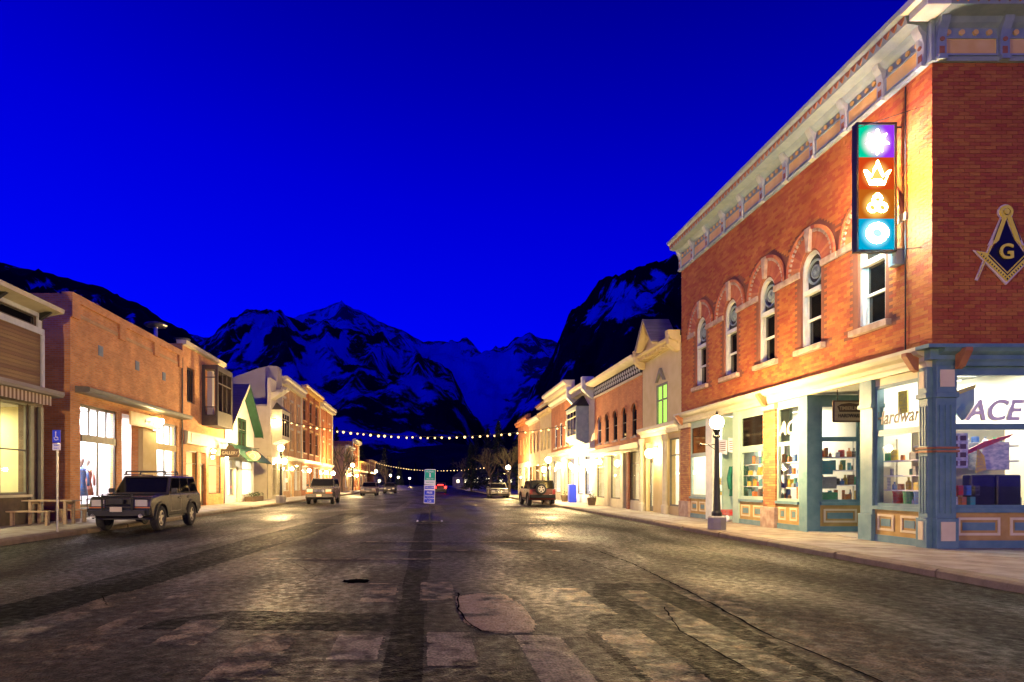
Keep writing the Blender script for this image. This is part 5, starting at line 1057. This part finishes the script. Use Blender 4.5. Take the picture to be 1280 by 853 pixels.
        for yy in (.82, 1.62): MB(T).box(f + wb + yy - .08, f + wb + yy + .06, *sorted((s * hw, s * (hw + .025))), belt - .16, belt - .12).build('door_handle', 'car_black', c, local=True)
        MB(T).box(ya + r + .1, yb - r - .1, *sorted((s * hw - s * .02, s * (hw + .02))), gc + .02, gc + .12).build('sill_trim', lower or 'car_black', c, local=True)
    MB(T).box(f - .12, f - .1, -.17, .17, gc + .16, gc + .30).build('number_plate', 'plate', c, local=True)
    MB().box(-hw + .1, hw - .1, f + .3, b_ - .3, gc - .06, gc + .05).tube([(-hw + .2, ya, r), (hw - .2, ya, r)], .05).tube([(-hw + .2, yb, r), (hw - .2, yb, r)], .05).build('chassis', 'car_black', c, local=True)
    return c
def rack(c, y0, y1, z, w_):
    MB().tube([(-w_, y0, z), (-w_, y1, z)], .018, 5).tube([(w_, y0, z), (w_, y1, z)], .018, 5).build('roof_rail', 'car_black', c, local=True)
    for y in (y0 + .15, (y0 + y1) / 2 + .1): MB().box(-w_, w_, y - .03, y + .03, z + .08, z + .12).box(-w_ - .02, -w_ + .02, y - .03, y + .03, z, z + .08).box(w_ - .02, w_ + .02, y - .03, y + .03, z, z + .08).build('roof_bar', 'car_black', c, local=True)
K = car('off_road_car', 'weathered grey square off-road wagon with bull bar and roof rack, nearest parked car', 'car', (-9.05, 20.35, 0), R(1.5), 4.3, 1.8, 1.68, 'car_grey', 'car_grey_dark', hood=1.08, belt=1.12, gc=.42, r=.385, wb=1.42, wt=1.9, front='dark', tuck=.17)
rack(K, -.5, 1.7, 1.72, .62)
MB().box(-.72, .72, -1.45, -.75, 1.105, 1.135).build('bonnet_panel', 'car_grey_dark', K, local=True, bevel=.02)
gb = MB()
for s in (-1, 1): gb.tube([(s * .42, -2.3, .5), (s * .42, -2.34, 1.06), (s * .42, -2.3, 1.12)], .03, 6).tube([(s * .42, -2.32, 1.02), (s * .88, -2.28, .98), (s * .90, -2.2, .62), (s * .42, -2.3, .6)], .022, 6)
gb.tube([(-.42, -2.34, 1.06), (.42, -2.34, 1.06)], .03, 6).tube([(-.42, -2.33, .82), (.42, -2.33, .82)], .022, 6).box(-.8, .8, -2.36, -2.2, .5, .66).build('bull_bar', 'iron', K, local=True)
for s in (-1, 1): MB(TS(-2.3)).disc(s * .68, .50, .06, 0, .06, 12).build('fog_lamp', 'headlight', K, local=True)
MB().box(-.2, .2, -2.40, -2.37, .84, 1.0).build('winch_plate', 'iron', K, local=True)
text('WJA·4402', .09, (-9.05, 17.97, .62), 'plate_ink', None, (R(90), 0, R(1.5)), .002, name='plate_text')
pl = bpy.data.objects['plate_text']; pl.parent = K; pl.location = (0, -2.376, .65 - .0); pl.rotation_euler = (R(90), 0, 0)
bpy.data.objects['number_plate'].location = (0, -.125, .04)
car('silver_truck', 'silver sport wagon parked facing the camera beyond the tall left lamp', 'car', (-7.45, 44.6, 0), R(2), 4.8, 1.85, 1.78, 'car_silver', 'car_silver', hood=1.15, belt=1.2, gc=.38, r=.40, wb=1.4, wt=2.1)
car('parked_car', 'pale hatchback parked farther along the left kerb', 'car', (-6.8, 72.8, 0), 0, 4.3, 1.8, 1.55, 'car_pale', 'car_pale', hood=.95, belt=1.0)
car('parked_car', 'small dark car, farthest of the cars parked on the left', 'car', (-5.4, 89, 0), 0, 4.2, 1.7, 1.5, 'car_silver', 'car_black', hood=.9, belt=.95)
J = car('off_road_car', 'dark red soft top off-roader with spare wheel on its back, parked on the right', 'car', (7.15, 41.1, 0), R(0), 3.9, 1.66, 1.62, 'car_red', 'black_fabric', hood=1.05, belt=1.08, gc=.40, r=.38, fa=.6, ra=.62, wb=1.45, wt=1.75, rt=.12, nwin=2, tuck=.12, jeep=True)
J.rotation_euler = (0, 0, R(181)); w_ = wheel(J, 0, 0, 1, .34, .22, nm='spare_wheel'); w_.rotation_euler = (0, 0, R(90)); w_.location = (.12, 2.1, .72)
MB().box(-.6, -.42, 1.96, 2.0, .62, .74).build('number_plate', 'plate', J, local=True)
car('parked_car', 'car parked under the far right lamp, in front of the dark trees', 'car', (6.9, 62, 0), 0, 4.4, 1.8, 1.45, 'car_black', 'car_silver', hood=.9, belt=.95)
Z = car('distant_car', 'distant car with red tail lights lit, seen past the street sign', 'car', (1.7, 88, 0), R(180), 4.4, 1.75, 1.5, 'car_black', 'car_black', group=None, hood=.9, belt=.95)
for s in (-1, 1): MB().box(*sorted((s * .55, s * .85)), 2.22, 2.26, .75, 1.0).build('tail_light', 'tail_lit', Z, local=True)
MB().box(-.4, .4, 2.22, 2.26, 1.15, 1.25).build('brake_light', 'tail_lit', Z, local=True)
# ---------------------------------------------------------------- signs and street furniture
mat('sign_green', (.01, .50, .33), rough=.35); mat('sign_blue', (.03, .07, .75), rough=.35); mat('sign_white', (.88, .88, .9), rough=.35)
W_ = thing('street_sign', 'green and blue portable sign on a pole in the middle of the street', 'sign', (.06, 22.6, 0)); T4 = TS(22.55)
MB(T4).poly([(-.16, .72), (.24, .70), (.26, 1.38), (-.14, 1.38)], -.01, .01).build('lower_board', 'sign_white', W_, bevel=.01)
MB(T4).poly([(-.14, 1.40), (.27, 1.38), (.28, 1.95), (-.12, 1.95)], -.01, .01).build('upper_board', 'sign_white', W_, bevel=.01)
MB(T4).poly([(-.12, 1.56), (.25, 1.55), (.26, 1.925), (-.10, 1.925)], .012, .02).build('green_face', 'sign_green', W_); MB(T4).poly([(-.14, .75), (.22, .73), (.235, 1.18), (-.125, 1.19)], .012, .02).build('blue_face', 'sign_blue', W_); MB(T4).box(-.12, .23, .012, .02, 1.24, 1.34).build('blue_face', 'sign_blue', W_)
for s_, z_, sz, m_ in (('PLEASE', 1.86, .085, 'sign_white'), ('YIELD TO', 1.60, .06, 'sign_white'), ('PEDESTRIANS', 1.475, .045, 'sign_green'), ('WELCOME', 1.29, .07, 'sign_white'), ('FREE', 1.10, .10, 'sign_white'), ('PARKING', .99, .08, 'sign_white'), ('IN TOWN', .885, .08, 'sign_white'), ('2 HR', .79, .07, 'sign_white')):
    text(s_, sz, (.06 + (z_ - 1.3) * .02, 22.525, z_), m_, W_, (R(90), 0, 0), .002)
MB(T4).disc(.075, 1.78, .03, .02, .026, 10).poly([(.05, 1.75), (.1, 1.75), (.105, 1.66), (.045, 1.66)], .02, .026).build('walker_symbol', 'sign_white', W_)
MB().tube([(.06, 22.6, .05), (.07, 22.6, 1.9)], .016, 8).build('post', 'iron', W_); MB().lathe(.06, 22.6, [(.30, 0.002), (.28, .06), (.08, .1)], 12).box(-.42, .54, 22.55, 22.65, .002, .05).build('base', 'tyre', W_)
for x in (-.38, .5): MB().cap((x, 22.58, .075), .035, 5, 8).build('reflector', 'sign_white', W_)
H_ = thing('parking_sign', 'blue accessible parking sign on a slim post at the left kerb', 'sign', (-9.87, 16.6, .15)); T5 = TS(16.58)
MB().tube([(-9.87, 16.62, .15), (-9.87, 16.62, 2.8)], .03, 8).build('post', 'steel', H_); MB(T5).box(-9.98, -9.76, -.008, .008, 2.52, 2.86).build('upper_plate', 'sign_blue', H_, bevel=.01); MB(T5).box(-9.98, -9.76, -.008, .008, 2.32, 2.50).build('lower_plate', 'sign_white', H_, bevel=.01)
wc = MB(T5).ring(-9.875, 2.645, .045, .06, .009, .014, pi * .85, pi * 2.1, 10).disc(-9.885, 2.80, .02, .009, .014, 8); leg(wc, -9.885, 2.78, -9.885, 2.66, .01, .01, .009, .014); leg(wc, -9.885, 2.67, -9.84, 2.67, .009, .009, .009, .014); leg(wc, -9.84, 2.675, -9.82, 2.60, .009, .009, .009, .014); wc.build('wheelchair_symbol', 'sign_white', H_)
text('VAN', .06, (-9.87, 16.56, 2.45), 'sign_blue', H_, (R(90), 0, 0), .001); text('ONLY', .05, (-9.87, 16.56, 2.37), 'sign_blue', H_, (R(90), 0, 0), .001)
TB = thing('picnic_table', 'plain wooden plank table standing on the left pavement by the brick corner', 'table', (-12.0, 19.9, .15))
for k in range(3): bx('plank', 'table_wood', TB, TW, -12.75, -11.15, 19.55 + k * .2, 19.735 + k * .2, .87, .91)
for x in (-12.5, -11.4):
    for y in (19.6, 20.05): bx('leg', 'table_wood', TB, TW, x - .04, x + .04, y - .03, y + .05, .15, .87)
    bx('cross_rail', 'table_wood', TB, TW, x - .02, x + .02, 19.65, 20.02, .78, .87)
for i, (x0, x1, y, z, lb) in enumerate(((-12.8, -11.5, 18.9, .6, 'long low wooden bench in front of the yellow shop window'), (-12.3, -11.3, 20.6, .58, 'low wooden bench half hidden behind the plank table'))):
    Bn = thing('bench', lb, 'bench', ((x0 + x1) / 2, y, .15), 0, 'benches by the yellow window')
    for k in range(2): bx('plank', 'table_wood', Bn, TW, x0, x1, y + k * .16, y + .15 + k * .16, z - .04, z)
    for x in (x0 + .12, x1 - .12): bx('leg', 'table_wood', Bn, TW, x - .04, x + .04, y + .08, y + .2, .15, z - .04)
bxs = MB().box(9.35, 9.85, 41.3, 41.75, .15, 1.35).build('newspaper_box', 'sign_blue', None, bevel=.03); tag(bxs, 'tall blue street box standing under the oriel window', 'street box')
for (x, y, l_) in ((9.5, 36.2, 'dark planter under the brick canopy on the right'), (9.5, 43.4, 'dark planter near the bright shop door on the right')):
    Pn = thing('planter', l_, 'planter', (x, y, .15), 0, 'planters on the right pavement'); MB().lathe(x, y, [(.2, .15), (.28, .6), (.26, .6), (.2, .5)], 12).build('pot', 'dark_wood', Pn)
    b = MB(); mat('leaf_dark', (.03, .05, .015), (.06, .08, .03), 6, .7, island=.3)
    for _ in range(120): q = Vector((x + random.gauss(0, .12), y + random.gauss(0, .12), .6 + abs(random.gauss(0, .18)))); u = Vector([random.uniform(-.07, .07) for _ in range(3)]); v = Vector([random.uniform(-.05, .05) for _ in range(3)]); b.add([tuple(q), tuple(q + u), tuple(q + v)], [(0, 1, 2)])
    b.build('foliage', 'leaf_dark', Pn, fix=False)
# planter trough under the little gable shop window
Pn = thing('flower_trough', 'low planting trough below the bright window of the white gable shop', 'planter', (-12.3, 44.6, .15)); MB().box(-12.7, -12.1, 43.2, 45.9, .15, .5).build('trough', 'dark_wood', Pn)
b = MB()
for _ in range(260): q = Vector((random.uniform(-12.7, -12.1), random.uniform(43.2, 45.9), .5 + random.random() * .25)); u = Vector([random.uniform(-.1, .1) for _ in range(3)]); v = Vector([random.uniform(-.08, .08) for _ in range(3)]); b.add([tuple(q), tuple(q + u), tuple(q + v)], [(0, 1, 2)])
b.build('foliage', 'leaf_dark', Pn, fix=False)
# snow bank by the far left kerb
mat('dirty_snow', (.55, .52, .46), (.35, .32, .28), 2, .9, bump=.6, bscale=4)
def heap(cx, cy, rx, ry, h, label):
    vs = []; fs = []; n = 18
    for j in range(7):
        for k in range(n):
            a = 2 * pi * k / n; t = j / 6; w1 = (1 - t) * (1 + .15 * noise.noise(Vector((cos(a) * 2 + cx, sin(a) * 2, 0)))); vs.append((cx + rx * w1 * cos(a), cy + ry * w1 * sin(a), h * (1 - (1 - t) ** 2.2) * (1 + .25 * noise.noise(Vector((cos(a) * 2, sin(a) * 2 + cx, t * 3))))))
    for j in range(6):
        for k in range(n): fs.append((j * n + k, j * n + (k + 1) % n, (j + 1) * n + (k + 1) % n, (j + 1) * n + k))
    o = MB().add(vs, fs).build('snow_bank', 'dirty_snow', None, smooth=True); tag(o, label, 'snow bank', 'ploughed snow banks')
heap(-6.3, 135, 3.2, 14, .9, 'long ploughed snow bank in the road below the distant lamps'); heap(9.5, 120, 2.4, 9, .7, 'low snow bank by the far right kerb in the dark')
# ---------------------------------------------------------------- trees and far cottages
mat('bark', (.10, .07, .045), (.15, .11, .07), 8, .9, bump=.5); mat('twigs', (.09, .08, .035), (.15, .13, .06), 3, .8, island=.4); mat('needles', (.02, .04, .015), (.04, .07, .03), 2, .85, island=.4)
def tree(x, y, h, label, kind='bare', seed=0):
    rnd = random.Random(seed); t = thing('conifer_tree' if kind == 'fir' else 'bare_tree', label, 'tree', (x, y, 0), 0, 'trees beyond the ends of the rows')
    tr = MB(); cr_ = MB()
    if kind == 'fir':
        tr.tube([(x, y, -.3), (x, y, h)], .2, 6, .03)
        for k in range(1500):
            z = h * (.12 + .88 * rnd.random() ** 1.25); rr = (h - z) * .26 * (.35 + .65 * rnd.random()) + .1; a = rnd.uniform(0, 2 * pi); q = Vector((x + rr * cos(a), y + rr * sin(a), z - rr * .35))
            u = Vector((cos(a), sin(a), -.4)) * rnd.uniform(.25, .6); v = Vector((-sin(a), cos(a), rnd.uniform(-.3, .3))) * .16; cr_.add([tuple(q - u * .4 + v), tuple(q - u * .4 - v), tuple(q + u)], [(0, 1, 2)])
        tr.build('trunk', 'bark', t); cr_.build('crown', 'needles', t, fix=False); return t
    def grow(p, d, l_, r, lev):
        e = p + d * l_; mid = p + d * l_ * .5 + Vector([rnd.uniform(-.08, .08) * l_ for _ in range(3)]); (tr if lev < 3 else cr_).tube([tuple(p), tuple(mid), tuple(e)], r, 5 if lev < 2 else 3, r * .6)
        if lev == 4: return
        for _ in range(4 if lev else 5):
            nd = (d + Vector((rnd.uniform(-1, 1), rnd.uniform(-1, 1), rnd.uniform(-.2, .7))) * .75).normalized(); grow(p.lerp(e, rnd.uniform(.55, 1)), nd, l_ * rnd.uniform(.55, .8), r * .55, lev + 1)
    grow(Vector((x, y, -.2)), Vector((0, 0, 1)), h * .36, h * .022, 0); tr.build('trunk', 'bark', t, fix=False); cr_.build('crown', 'twigs', t, fix=False); return t
ti = 0
for x, y, h, k, lb in ((9.6, 74, 7.5, 'bare', 'bare tree right beside the end brick building'), (12, 80, 10, 'fir', 'dark fir behind the end brick building'), (8.8, 88, 8, 'bare', 'bare tree behind the far right lamp'), (10.8, 96, 11, 'fir', 'tall dark fir beyond the far right lamp'), (7.5, 108, 8.5, 'fir', 'fir near the right end of the farther light string'), (11.5, 120, 12, 'fir', 'tall fir far down the right side'), (8, 140, 9, 'bare', 'distant bare tree on the right of the road end'), (12, 155, 13, 'fir', 'distant tall fir on the right'),
                       (-12.5, 91, 8.5, 'bare', 'bare tree in the side street gap on the left'), (-14.5, 134, 11, 'fir', 'dark fir behind the far low brown building'), (-11.5, 168, 9, 'bare', 'bare tree by the distant left lamps'), (-13, 185, 12, 'fir', 'distant fir on the left of the road end'), (-10, 215, 9, 'fir', 'small distant fir near the farthest lamp'), (2, 330, 14, 'fir', 'far fir closing the end of the street'), (-7, 350, 13, 'fir', 'far fir left of the street end'), (12, 300, 14, 'fir', 'far fir right of the street end'), (20, 240, 13, 'fir', 'far fir in the dark right of the road'), (-18, 300, 14, 'fir', 'far fir behind the left lamps'), (26, 130, 14, 'fir', 'tall fir behind the right row of trees'), (-22, 150, 15, 'fir', 'tall fir rising behind the far left roofs')):
    tree(x, y, h, lb, k, ti); ti += 1
emat('cottage_glow', (1, .85, .55), 5); mat('cottage_wall', (.22, .19, .15), (.28, .24, .19), 2, .9)
for i, (x, y, lb) in enumerate(((15, 175, 'small dark cottage with lit windows behind the right trees'), (26, 210, 'far cottage with two lit windows on the right slope'), (-20, 235, 'far cottage with lit windows on the left slope'), (14, 260, 'tiny far cottage near the street end'))):
    H2 = thing('cottage', lb, 'house', (x, y, 0), 0, 'far cottages at the foot of the hill'); T6 = TS(y)
    MB().box(x - 3.5, x + 3.5, y, y + 7, -.3, 4).build('wall', 'cottage_wall', H2); MB(T6).poly([(x - 3.9, 3.9), (x + 3.9, 3.9), (x, 6.8)], -7.3, .3).build('roof', 'roofing', H2)
    for dx in (-2, 1.2): q = MB(T6).box(x + dx - .1, x + dx + 1.1, 0, .06, 1.5, 2.9).build('window', 'cream_trim', H2); bx('pane', 'cottage_glow', q, T6, x + dx, x + dx + 1, .06, .08, 1.6, 2.8)
# ---------------------------------------------------------------- goods in the hardware shop windows
pal = {'red': (.55, .03, .02), 'yellow': (.7, .5, .05), 'blue': (.04, .16, .5), 'green': (.04, .32, .12), 'white': (.75, .75, .72), 'black': (.03, .03, .03), 'orange': (.65, .2, .03), 'grey': (.3, .3, .3), 'teal': (.05, .35, .35), 'brown': (.2, .1, .05)}
for k, v in pal.items(): mat('goods_' + k, v, tuple(.5 * a + .10 for a in v) if k != 'white' else (.35, .4, .5), 9, .45, detail=1, stretch=(1, 1, 2.2))
rg = random.Random(4)
ORD = 'first second third fourth fifth sixth seventh eighth ninth tenth eleventh twelfth thirteenth fourteenth fifteenth sixteenth'.split()
def item(T, u, d, z, c, kind, wname, w_=None, h=None, place=None):
    w_ = w_ or rg.uniform(.07, .16); h = h or rg.uniform(.12, .28); nm = 'goods_' + c; o = MB(T)
    if kind == 'box': o.box(u - w_ / 2, u + w_ / 2, d - w_ * .4, d + w_ * .4, z, z + h).box(u - w_ / 2 + .01, u + w_ / 2 - .01, d + w_ * .4, d + w_ * .4 + .004, z + h * .3, z + h * .75)
    elif kind == 'bottle': o.lathe(u, d, [(w_ * .4, z), (w_ * .42, z + h * .6), (w_ * .15, z + h * .78), (w_ * .15, z + h * .94), (w_ * .2, z + h * .95), (w_ * .2, z + h)], 10)
    elif kind == 'bucket': o.lathe(u, d, [(w_ * .42, z), (w_ * .52, z + h * .9), (w_ * .56, z + h * .92), (w_ * .56, z + h)], 12)
    else: o.lathe(u, d, [(w_ * .45, z), (w_ * .5, z + .01), (w_ * .5, z + h - .02), (w_ * .45, z + h)], 10)
    q = o.build({'box': 'carton', 'bottle': 'bottle', 'bucket': 'bucket', 'can': 'tin_can'}[kind], nm, None); kn = {'box': 'carton', 'bottle': 'bottle', 'bucket': 'bucket', 'can': 'tin'}[kind]; tag(q, '%s %s, %s, %s' % (c, kn, place, wname) if place else '%s %s on display in the %s' % (c, kn, wname), {'box': 'carton', 'bottle': 'bottle', 'bucket': 'bucket', 'can': 'tin'}[kind], 'goods displayed in the ' + wname)
def display(T, u0, u1, wname, levels, d0=-.75, dens=6):
    S_ = thing('display_shelf', 'white wire display shelf standing in the ' + wname, 'shelf', tuple(T((u0 + u1) / 2, d0, .16)), 0)
    for zi, z in enumerate(levels):
        cnt = 0
        bx('shelf_board', 'room_white', S_, T, u0, u1, d0 - .18, d0 + .18, z - .025, z)
        u = u0 + .08
        while u < u1 - .08:
            if rg.random() < .82: item(T, u, d0 + rg.uniform(-.05, .1), z, rg.choice(list(pal)), rg.choice(['box', 'box', 'bottle', 'can', 'can']), wname, place='%s from %s on %s shelf' % (ORD[cnt], 'right' if T is TR else 'left', ['lowest', 'second', 'third', 'top'][zi])); cnt += 1
            u += rg.uniform(.10, .17)
    for u in (u0, u1): bx('upright', 'steel', S_, T, u - .015, u + .015, d0 - .2, d0 - .17, .16, levels[-1] + .5)
display(TR, 12.95, 14.25, 'shop window lettered Hardware', (.98, 1.3, 1.62, 1.95), -.42); display(TE, 10.5, 11.75, 'window under the wooden sign', (1.0, 1.4, 1.8, 2.15), -.45)
display(TR, 17.1, 18.6, 'window left of the recessed entry', (1.0, 1.32, 1.7, 2.05), -.42); display(TSd, 10.6, 12.4, 'large side street window', (.98,), -.5)
display(TR, 19.0, 20.5, 'window with dark upper pane', (1.0, 1.35, 1.7, 2.05), -.45); display(TR, 22.8, 23.8, 'farthest window of the hardware shop', (1.0, 1.4), -.8)
def prop(nm, m, T, a, b, c, d, e, f, label, cat, **k): return tag(bx(nm, m, None, T, a, b, c, d, e, f, **k), label, cat)
prop('poster', 'goods_white', TSd, 10.56, 10.93, -.14, -.13, 1.75, 2.46, 'white poster of small pictures taped inside side window', 'poster')
b = MB(TSd)
for i in range(2):
    for j in range(4): b.box(10.60 + i * .17, 10.72 + i * .17, -.129, -.126, 1.80 + j * .17, 1.90 + j * .17)
b.build('poster_picture', 'letter_brown', bpy.data.objects['poster'], kind='stuff')
prop('cabinet', 'goods_white', TSd, 11.42, 11.98, -.7, -.35, 1.72, 2.3, 'pale square cabinet hanging in the side window', 'cabinet', bevel=.01)
for k, (a, b_) in enumerate(((11.05, 11.55), (11.58, 12.08))): prop('storage_bin', 'car_black', TSd, a, b_, -.42, -.2, .97, 1.62, ('left' if k == 0 else 'right') + ' dark glossy bin of the pair in the side window', 'bin', bevel=.03)
kt = MB(TSd).poly([(10.95, 2.0), (11.9, 2.38), (12.0, 2.46), (11.4, 2.3), (11.0, 2.1)], -.3, -.28).build('kite', 'goods_red', None); tag(kt, 'red streamer slanting across the side window', 'streamer')
kt = MB(TSd).poly([(11.2, 1.65), (11.42, 1.72), (11.38, 2.0), (11.25, 2.15)], -.28, -.26).build('pennant', 'goods_yellow', None); tag(kt, 'yellow pennant below the red streamer', 'pennant')
kt = MB(TSd).poly([(10.75, 3.2), (11.35, 3.42), (11.35, 2.85), (11.1, 2.75)], -.5, -.46).build('hanging_board', 'grey_trim', None); tag(kt, 'dark framed picture hanging behind the big letters', 'picture'); kt2 = MB(TSd).poly([(10.72, 3.18), (11.36, 3.42), (11.36, 3.5), (10.72, 3.28)], -.459, -.44).build('frame_edge', 'goods_yellow', kt)
prop('picture', 'goods_yellow', TR, 13.75, 14.02, -.5, -.46, 3.0, 3.5, 'yellow poster high in the window lettered Hardware', 'poster')
prop('picture', 'goods_teal', TR, 12.95, 13.2, -.5, -.46, 2.95, 3.3, 'teal poster high in the window lettered Hardware', 'poster')
prop('poster', 'panel_cream', TR, 12.82, 13.05, -.2, -.19, 1.75, 2.42, 'tan notice taped inside the window lettered Hardware', 'poster')
for u, cl in ((17.15, 'black'), (17.42, 'orange')): item(TR, u, -.3, 1.0, cl, 'bucket', 'window left of the recessed entry', .2, .34, place='standing low on the sill')
for u, cl in ((13.2, 'blue'), (13.5, 'green'), (13.8, 'red')): item(TR, u, -.3, .97, cl, 'bucket', 'shop window lettered Hardware', .2, .3, place='standing low on the sill')
prop('crate', 'goods_green', TE, 10.55, 11.0, -.35, -.15, .97, 1.2, 'green plastic crate low in the window under the wooden sign', 'crate'); prop('toolbox', 'goods_grey', TE, 10.55, 10.95, -.32, -.12, 1.3, 1.62, 'grey tool case in the window under the wooden sign', 'case'); prop('toolbox', 'goods_teal', TE, 10.52, 10.85, -.32, -.12, 1.68, 2.05, 'teal tool case in the window under the wooden sign', 'case')
# red wagon, coat on stand and papers in the far recess
WG = thing('toy_wagon', 'little red pull wagon with white wheels in the far shop recess', 'wagon', (10.3, 21.2, .165))
MB().box(10.0, 10.5, 20.7, 21.5, .36, .42).box(10.0, 10.03, 20.7, 21.5, .42, .54).box(10.47, 10.5, 20.7, 21.5, .42, .54).box(10.03, 10.47, 20.7, 20.73, .42, .54).box(10.03, 10.47, 21.47, 21.5, .42, .54).build('tray', 'goods_red', WG, bevel=.01)
for x in (10.0, 10.5):
    for y in (20.85, 21.35): MB(lambda u, d, z, x=x: (x + d, u, z)).disc(y, .27, .105, -.025, .025, 14).build('wheel', 'sign_white', WG)
MB().tube([(10.25, 20.7, .4), (10.2, 20.3, .75)], .015).tube([(10.1, 20.3, .75), (10.3, 20.3, .75)], .015).build('handle', 'iron', WG)
CT = thing('coat_display', 'green winter coat hanging on a stand in the far shop recess', 'coat', (10.65, 21.4, .165)); mat('coat_green', (.02, .22, .14), (.01, .14, .09), 6, .8, bump=.6, bscale=8)
MB().lathe(10.65, 21.4, [(.22, .165), (.03, .2), (.02, 2.3)], 8).build('stand', 'iron', CT); MB().lathe(10.65, 21.4, [(.30, 1.0), (.27, 1.3), (.23, 1.7), (.25, 1.95), (.14, 2.12), (.07, 2.18)], 14).tube([(10.4, 21.4, 2.0), (10.3, 21.35, 1.6), (10.33, 21.3, 1.25)], .075, 8).tube([(10.9, 21.4, 2.0), (11.0, 21.35, 1.6), (10.97, 21.3, 1.25)], .075, 8).build('coat', 'coat_green', CT, smooth=True)
for k, u in enumerate((20.75, 21.45)):
    pp = MB(lambda a, d, z: (10.12 - d + .02, a, z)).poly([(u - .3, 2.42), (u + .3, 2.5), (u + .3, 2.98), (u - .3, 2.9)], 0, .012).build('notice_sheet', 'letter_white', None); tag(pp, ('nearer' if k == 0 else 'farther') + ' white notice sheet hung under the shop beam', 'notice', 'notice sheets')
    l_ = MB(lambda a, d, z: (10.12 - d + .02, a, z))
    for q in range(5): l_.box(u - .22, u + .22, .0125, .014, 2.55 + q * .07, 2.575 + q * .07)
    l_.build('print_line', 'letter_brown', pp, kind='stuff')
# figures and pictures in the left windows: dressed shop dummies, plain framed picture
def dummy(x, y, c, label):
    D = thing('shop_dummy', label, 'mannequin', (x, y, .16)); mat('dummy_skin', (.55, .45, .38), rough=.6)
    MB().lathe(x, y, [(.16, .56), (.02, .6), (.02, 1.1)], 8).build('stand', 'iron', D); MB().lathe(x, y, [(.24, .95), (.19, 1.3), (.14, 1.55), (.20, 1.9), (.19, 2.0), (.07, 2.08)], 12).tube([(x - .2, y, 1.95), (x - .28, y, 1.6), (x - .2, y + .1, 1.35)], .05, 6).tube([(x + .2, y, 1.95), (x + .28, y, 1.6), (x + .22, y + .1, 1.35)], .05, 6).build('dress', c, D, smooth=True); MB().lathe(x, y, [(.05, 2.05), (.05, 2.15), (.09, 2.22), (.1, 2.32), (.07, 2.42), (.02, 2.44)], 10).build('head', 'dummy_skin', D, smooth=True)
dummy(-13.5, 24.3, 'goods_blue', 'shop dummy in blue dress, left window of the plain brick building'); dummy(-13.7, 25.1, 'sign_pink', 'shop dummy in pink dress beside the blue one'); dummy(-13.6, 30.9, 'goods_grey', 'shop dummy in grey in the window nearer the boxed bay')
F = thing('framed_picture', 'large pale framed picture on the wall inside the yellow window', 'picture', (-15.9, 20.45, 1.9)); TQ = TS(20.5)
mat('paint_pale', (.62, .60, .42), (.40, .42, .34), 3, .8)
MB(TQ).box(-15.6, -14.2, 0, .04, 1.9, 3.3).build('picture_frame', 'olive_frame', F); MB(TQ).box(-15.5, -14.3, .04, .05, 2.0, 3.2).build('picture_face', 'paint_pale', F)
bs = MB().lathe(-14.3, 19.9, [(.16, 1.1), (.2, 1.3), (.1, 1.6), (.07, 1.75)], 10).build('vase', 'dark_wood', None); tag(bs, 'dark vase on the sill inside the yellow window', 'vase')
prop('display_case', 'dark_wood', TW, -14.6, -13.7, 18.8, 19.6, .16, 1.5, 'low dark cabinet inside the yellow window', 'cabinet')

# more stock behind the side street window, hung from a pegboard and heaped low
for k in range(16):
    u = 10.62 + (k % 8) * .22; item(TSd, u + rg.uniform(-.03, .03), -.85, 1.95 + (k // 8) * .3 + rg.uniform(-.04, .04), rg.choice(list(pal)), rg.choice(['box', 'bottle', 'can']), 'behind the big white letters', None, .2, place='%s along the %s back shelf' % (ORD[k % 8], 'upper' if k > 7 else 'lower'))
S2 = thing('display_shelf', 'long white back shelf behind the big white letters', 'shelf', (11.5, 13.4, .16)); bx('shelf_board', 'room_white', S2, TSd, 10.5, 12.5, -1.0, -.7, 1.9, 1.93); bx('shelf_board', 'room_white', S2, TSd, 10.5, 12.5, -1.0, -.7, 2.22, 2.25); bx('peg_board', 'panel_cream', S2, TSd, 10.5, 12.5, -1.05, -1.02, .9, 2.6)
for k in range(7): item(TSd, 10.58 + k * .09 + rg.uniform(-.01, .02), -.16, .97 if k % 2 else 1.2, rg.choice(list(pal)), 'box', 'low left corner of side window', .1, .2, place=ORD[k] + ' of the heap')
# small fittings on the plain brick front
pp = MB(TL).tube([(32.6, .06, 8.0), (32.6, .06, .3)], .045, 8).build('downpipe', 'dark_frame', None); tag(pp, 'dark downpipe between the plain brick front and boxed bay building', 'pipe')
